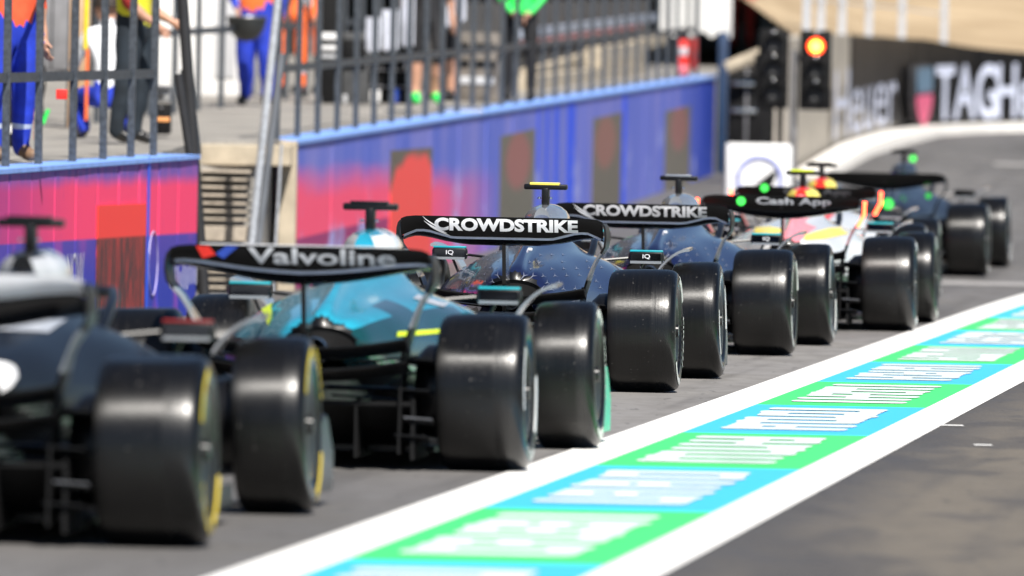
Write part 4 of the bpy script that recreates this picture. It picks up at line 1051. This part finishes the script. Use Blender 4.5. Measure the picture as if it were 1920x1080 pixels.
for z in (.45, 1.15, 1.9, 3.0):
    mb = MB(); mb.loft([[(u, -.16, zb(u) + z), (u, -.02, zb(u) + z), (u, -.02, zb(u) + z + .14), (u, -.16, zb(u) + z + .14)] for u in range(88, 191, 6)]); mb.build('ledge', M_col if z > 1 else M_tan, bld, smooth=False)
# terrace kerbs catching the sun behind the far railing
def ledge(off, da, db, f0, f1, dy, mt, name, label, cat):
    mb = MB(); n = 8; r_ = []
    for k in range(n + 1):
        d = lerp(da, db, k / n); r_.append([(w2x(d) + off, d, zp(d) + f0(k / n)), (w2x(d) + off - dy, d, zp(d) + f0(k / n)), (w2x(d) + off - dy, d, zp(d) + f1(k / n)), (w2x(d) + off, d, zp(d) + f1(k / n))])
    mb.loft(r_); tag(mb.build(name, mt, None, smooth=False), label, cat)
ledge(-.9, 133, 150.5, lambda t: -.05, lambda t: .16, .2, M_tan, 'concrete_ledge', 'low tan concrete ledge just behind the far railing', 'ledge')
ledge(-.95, 144, 151, lambda t: .17, lambda t: .42, .2, M_tan, 'concrete_ledge', 'raised short tan ledge near the red cabinets', 'ledge')
ledge(-1.3, 138, 160, lambda t: lerp(.08, .33, t), lambda t: lerp(.20, .47, t), .15, M_tan, 'concrete_ledge', 'upper tan ledge above the low one behind the far railing', 'ledge')
ledge(-1.5, 139, 161, lambda t: lerp(.56, .64, t), lambda t: lerp(.66, .74, t), .1, mat('pale_blue_grey_rail', (.3, .34, .42), .5), 'pale_rail', 'thick pale blue grey rail above the tan ledges', 'rail')
ledge(-1.8, 131, 172, lambda t: -.1, lambda t: lerp(1.0, .9, t), .2, mat('dark_stained_concrete', (.085, .08, .075), .85, var=.5, vs=2), 'retaining_wall', 'dark stained retaining wall behind the tan ledges', 'wall')
ledge(-1.75, 139, 161, lambda t: lerp(.44, .54, t), lambda t: lerp(.47, .58, t), .03, M_pink, 'red_stripe_board', 'thin faded red stripe below the pale rail', 'board')

def crate(px0, px1, py0, py1, d, dep, mt, name, label, cat, parts=(), b=.02, ground=False, group=None):
    a = ray(px0, py0, d); c_ = ray(px1, py1, d); zb_ = zp(d) if ground else c_.z
    t = empty(name, ((a.x + c_.x) / 2, d, zb_), 0, label, cat, group); w_ = c_.x - a.x; h = a.z - zb_
    mb = MB(); mb.box((0, dep / 2, h / 2), (w_, dep, h), b=min(b, h * .2)); mb.build('body', mt, t)
    for (nm, x0, x1, z0, z1, m_, pr) in parts:
        mb = MB(); mb.box(((x0 + x1) / 2 * w_ - w_ / 2, -pr / 2 + .002, (z0 + z1) / 2 * h), ((x1 - x0) * w_, pr, (z1 - z0) * h), b=min(.006, pr * .3)); mb.build(nm, m_, t)
    return t
M_whc = mat('white_container_paint', (.78, .78, .77), .5, var=.05, vs=2); M_lg2 = mat('light_grey_panel', (.5, .51, .53), .5, var=.06)
t = crate(296, 476, -60, 205, 125, 2.4, M_whc, 'white_container', 'big white equipment container behind the steps, standing on a black base', 'container',
      [('inset_panel', .59, .80, .22, .98, M_lg2, .02), ('edge_trim', .0, .02, 0, 1, M_lg2, .03), ('latch', .525, .55, .045, .075, M_dark, .03)])
crate(296, 476, 208, 246, 125.1, 2.2, M_matte, 'container_base', 'black trolley base under the white container with pale wheels', 'trolley',
      [('wheel_fork', .3, .36, .1, .5, M_steel, .06), ('wheel_fork', .42, .5, .15, .55, M_lg2, .06), ('foot', .1, .14, 0, .4, M_steel, .05)])
crate(286, 318, 160, 192, 99, .5, mat('grey_plastic_lid', (.28, .28, .28), .5), 'grey_bin', 'grey bin on top of the black case beside the container', 'bin', [('lid', -.03, 1.03, .8, 1.0, M_steel, .04), ('handle', .3, .7, .35, .5, M_dark, .03)])
crate(286, 318, 194, 252, 99, .5, M_matte, 'black_case', 'black case with an orange stripe beside the navy trousered marshal', 'case', [('stripe', .05, .98, .42, .55, mat('orange_stripe', (.8, .35, .12), .5), .01), ('latch', .4, .6, .8, .9, M_steel, .02)])
crate(14, 50, 185, 292, 90, .4, M_matte, 'black_case', 'black case with a white bar coded label behind the boots at the left edge', 'case', [('label', .03, .8, .28, .46, M_whitep, .004), ('latch', .4, .6, .8, .86, M_steel, .02)] + [('barcode_line', .3 + k * .05, .32 + k * .05, .32, .41, M_matte, .008) for k in range(7)], ground=True)
crate(60, 134, -60, 132, 107, .15, mat('grey_screen_panel', (.20, .20, .21), .6, var=.2), 'grey_screen', 'upright grey screen board behind the near railing', 'screen', [('frame', 0, .05, 0, 1, M_dark, .03), ('frame', .5, .53, 0, 1, M_dark, .02)])
crate(132, 164, -60, 255, 103, .3, mat('tan_board', (.46, .30, .18), .7, var=.3, vs=3), 'tan_board', 'tall tan board standing behind the yellow pole', 'board', [('edge_strip', .9, 1.0, 0, 1, M_tanw, .02)], ground=True)
def rod(px0, py0, px1, py1, d, r, mt, name, label, cat):
    mb = MB(); mb.tube([ray(px0, py0, d), ray(px1, py1, d)], r, 10); return tag(mb.build(name, mt), label, cat)
rod(164, -60, 160, 92, 96, .020, mat('yellow_pole_paint', (.85, .62, .02), .5), 'yellow_pole', 'thin yellow pole in front of the tan board', 'pole')
rod(164, 92, 161, 226, 95.8, .014, F_or, 'orange_strap', 'orange strap hanging below the yellow pole', 'strap')
rod(70, 155, 68, 262, 92, .018, M_red, 'red_cylinder', 'slim red post beside the black case near the left edge', 'post')
rod(91, 205, 80, 232, 91.5, .018, F_grn, 'green_strap', 'short bright green strap beside the red post', 'strap')
pts = [ray(x, y, 93) for x, y in ((66, 120), (74, 118), (82, 124), (86, 138), (84, 160), (78, 190), (80, 215), (70, 240), (66, 262))]
mb = MB(); mb.tube(pts, .012, 8); tag(mb.build('hose', F_blk), 'black hose looping down behind the red post', 'hose')
p = ray(116, 177, 79.2); mb = MB(); mb.box((p.x, 79.24 - .07, p.z), (.078, .02, .07), b=.004); tag(mb.build('red_tape', M_red), 'red tape wrapped on a post of the near railing', 'tape')
# equipment behind the far railing
M_lamp = mat('pale_cover_cloth', (.72, .74, .80), .7, var=.08)
crate(598, 640, -20, 205, 120.5, .6, M_matte, 'tool_trolley', 'tall black tool trolley with white drawer fronts behind the orange shorts', 'trolley', [('drawer', .12, .9, .56, .62, M_whitep, .02), ('drawer', .12, .9, .47, .51, M_whitep, .02), ('drawer', .12, .9, .40, .43, M_lg2, .02), ('foot', .1, .2, 0, .06, M_steel, .04), ('foot', .8, .9, 0, .06, M_steel, .04)], ground=True)
crate(640, 690, 60, 208, 121, .6, mat('dark_grey_cover', (.06, .062, .065), .7, var=.3), 'tool_trolley', 'dark grey covered trolley right of the tall one with drawers', 'trolley', [('drawer', .1, .9, .5, .9, M_matte, .03), ('foot', .1, .25, 0, .12, M_lg2, .04)], ground=True)
for (a, b, c, d_, dd, lb) in ((687, 712, 32, 96, 119.6, 'short white cover hanging left of two longer ones'), (717, 745, 18, 94, 119.8, 'wide white cover hanging in the middle of the row'), (754, 776, -20, 86, 120, 'white cover hanging left of the person in green shoes'), (829, 846, -30, 50, 123, 'narrow white cover left of the beige one'), (853, 873, -30, 40, 123.4, 'white cover hanging highest, right of the green shoed person')):
    A = ray(a, c, dd); B = ray(b, d_, dd); n = 16; mb = MB(); w_ = B.x - A.x
    ring = [[(A.x + w_ * k / n, dd + .03 * math.sin(k * 1.3) + dz, z) for z in (A.z, A.z * .5 + B.z * .5, B.z + .02 * math.sin(k))] for dz in (0, .012) for k in range(n + 1)]
    f_ = ring[:n + 1]; k_ = ring[n + 1:]
    mb.loft([[f_[k][0], f_[k][1], f_[k][2], k_[k][2], k_[k][1], k_[k][0]] for k in range(n + 1)]); tag(mb.build('white_cover', M_lamp), lb, 'cover')
crate(686, 780, 95, 212, 121.5, .7, M_matte, 'equipment_rack', 'black equipment rack under the hanging white covers', 'rack', [('shelf', 0, 1, .3, .34, M_steel, .05), ('shelf', 0, 1, .62, .65, M_steel, .05), ('canister', .1, .3, .02, .25, M_whitep, .1), ('canister', .55, .68, .02, .28, M_bluep, .1), ('canister', .75, .88, .66, .85, M_silver, .1)], ground=True)
crate(840, 935, 60, 195, 124, .7, mat('brown_grey_crate', (.16, .14, .12), .7, var=.4, vs=6), 'equipment_crate', 'grey brown stack of crates between the green shoed and the green gloved person', 'crate', [('slot', .1, .42, .75, .85, M_matte, .02), ('slot', .55, .9, .75, .85, M_matte, .02), ('slot', .1, .42, .5, .6, M_matte, .02), ('slot', .55, .9, .5, .6, M_matte, .02), ('slot', .1, .9, .25, .36, M_lg2, .02)], ground=True)
for (a, b, lb) in ((642, 700, 'low pale grey box on the walkway behind the start of the far railing'), (722, 778, 'low pale grey box left of the green shoes'), (820, 905, 'low pale grey box right of the green shoes')):
    crate(a, b, 203 + (760 - a) * .08, 222, 114.5 + (a - 640) * .012, .35, M_lg2, 'low_box', lb, 'box', [('lid', 0, 1, .8, .98, M_col, .02)], ground=True, b=.01)
# white ribbed sheets
A = ray(1240, -60, 154); B = ray(1372, 66, 154); n = 60; mb = MB(); wv = B.x - A.x
mb.loft([[(A.x + wv * k / n, 154 + .05 * math.sin(k * 1.05), B.z + .04 * math.sin(k * .4)), (A.x + wv * k / n, 154 + .05 * math.sin(k * 1.05), A.z), (A.x + wv * k / n, 154.03 + .05 * math.sin(k * 1.05), A.z), (A.x + wv * k / n, 154.03 + .05 * math.sin(k * 1.05), B.z + .04 * math.sin(k * .4))] for k in range(n + 1)])
tag(mb.build('white_curtain', M_whc), 'white pleated sheet hanging above the far end of the blue wall', 'sheet')
t = crate(1273, 1290, 74, 140, 147, .2, M_red, 'extinguisher_cabinet', 'bright red cabinet with a pale sign on the far end of the blue wall', 'cabinet', [('label', .1, .9, .55, .78, M_lg2, .01), ('label', .15, .85, .1, .25, M_pink, .01)])
crate(1295, 1307, 72, 132, 148, .2, F_dred, 'extinguisher_cabinet', 'narrow dark red cabinet right of the bright red one', 'cabinet', [('handle', .7, .9, .4, .6, M_steel, .02)])
# post at the end of the wall
q = ray(1353, 250, 151.6); mb = MB(); mb.box((q.x, 151.6, lerp(zg(151), ray(1353, 60, 151.6).z, .5)), (.13, .13, ray(1353, 60, 151.6).z - zg(151)), b=.01)
tag(mb.build('blue_post', mat('dark_blue_post_paint', (.012, .035, .09), .5)), 'dark blue post closing the far end of the blue wall', 'post')
# dark gate panel with bright bars behind the post
t = crate(1366, 1430, 128, 275, 147, .12, M_matte, 'gate', 'dark gate panel with bright cross bars between the blue post and traffic light', 'gate', [('cross_bar', .1, .8, .78, .83, M_chrome, .06), ('cross_bar', .1, .8, .43, .48, M_chrome, .06), ('upright', .48, .56, 0, 1.0, M_col, .03)])
mb = MB(); mb.tube([ray(1362, 128, 146.7), ray(1430, 100, 146.7)], .07, 8, flat=1.2); tag(mb.build('tan_beam', M_tan), 'slanting tan beam on top of the dark gate panel', 'beam')
# traffic lights
def tlight(px0, px1, py0, py1, d, lit, label):
    a = ray(px0, py0, d); c_ = ray(px1, py1, d); xc = (a.x + c_.x) / 2; w_ = c_.x - a.x; h = a.z - c_.z; z0 = zg(d)
    t = empty('traffic_light', (xc, d, z0), 0, label, 'traffic light', 'traffic lights at the pit exit')
    mb = MB(); mb.box((0, .08, c_.z - z0 + h / 2), (w_, .16, h), b=.025); mb.build('housing', M_matte, t)
    for k in range(3):
        z = c_.z - z0 + h * (.80 - .305 * k)
        l_ = MB(); l_.lathe([(.0, 0), (-.02, .05), (-.005, .095), (.01, .1)], axis='Y', c=(0, -.006, z), n=24); l_.build('lens', M_lamp_on if (lit and k == 0) else M_lens, t)
        if lit and k == 0: cq = MB(); cq.lathe([(-.03, 0), (-.03, .05), (-.022, .062)], axis='Y', c=(0, -.006, z), n=20); cq.build('lamp_core', M_core, t)
        v = MB(); v.lathe([(-.13, .115), (-.13, .12), (0, .12), (0, .115)], axis='Y', c=(0, -.0, z), n=16, a0=R(15), a1=R(165), closed=True); v.build('visor', M_matte, t)
        bq = MB(); bq.lathe([(-.02, 0), (-.014, .014), (0, .02), (.014, .014), (.02, 0)], axis='Y', c=(0, -.14, z + .155), n=14); bq.build('glint_ball', M_chrome, t)  # chrome ball added to catch the sun as a visor glint
    return t, c_.z - z0
M_lens = mat('unlit_lens', (.035, .035, .035), .5)
M_lamp_on = bpy.data.materials.new('lit_red_lamp'); M_lamp_on.use_nodes = True
nn = M_lamp_on.node_tree; bb = nn.nodes['Principled BSDF']; tcn = nn.nodes.new('ShaderNodeTexCoord'); bb.inputs['Base Color'].default_value = (.8, .05, .02, 1)
bb.inputs['Emission Color'].default_value = (1, .07, .015, 1); bb.inputs['Emission Strength'].default_value = 3.5
M_core = mat('lit_lamp_core', (1, .62, .06), .4, emit=5, var=0)
t, zb_ = tlight(1424, 1477, 54, 204, 133, False, 'unlit black traffic light on a black stand, left of the lit one')
mb = MB(); mb.box((-.05, .08, zb_ / 2 + .1), (.13, .12, zb_ - .15)); mb.box((.09, .1, zb_ / 2 + .1), (.07, .08, zb_ - .15)); mb.build('stand', M_matte, t)
mb = MB(); mb.box((-.19, .1, zb_ + .36), (.06, .1, .55)); mb.build('side_box', M_matte, t)
t, zb_ = tlight(1501, 1557, 56, 207, 133.4, True, 'black traffic light with its top lamp lit red')
mb = MB(); mb.box((-.24, .2, zb_ / 2 + .35), (.08, .08, zb_ + .7)); mb.tube([(-.24, .2, zb_ + .6), (.0, .15, zb_ + .6)], .03, 8); mb.build('pole', M_col, t)
# white box with round emblem
A = ray(1361, 268, 131.5); B = ray(1484, 375, 131.5); z0 = zg(131.5); w_ = B.x - A.x; h = A.z - z0
t = empty('white_box', ((A.x + B.x) / 2, 131.5, z0), 0, 'large white box with a pale ring on its face, below the traffic lights', 'box')
MB().box((0, .25, h / 2), (w_, .5, h), b=.05).build('body', M_whc, t)
c_ = ray(1424, 335, 131.5); mb = MB(); mb.tube([(c_.x - t.location.x + .25 * math.cos(a), -.006, c_.z - z0 + .25 * math.sin(a)) for a in [2 * math.pi * k / 28 for k in range(29)]], .03, 6); mb.build('ring', mat('lavender_ring', (.30, .33, .62), .5), t)
mb = MB(); mb.add([(c_.x - t.location.x + x, -.012, c_.z - z0 + z) for x, z in ((-.06, -.08), (.16, .10), (.20, .06), (.14, -.10))], [(0, 1, 2, 3)]); mb.build('dark_mark', M_matte, t)
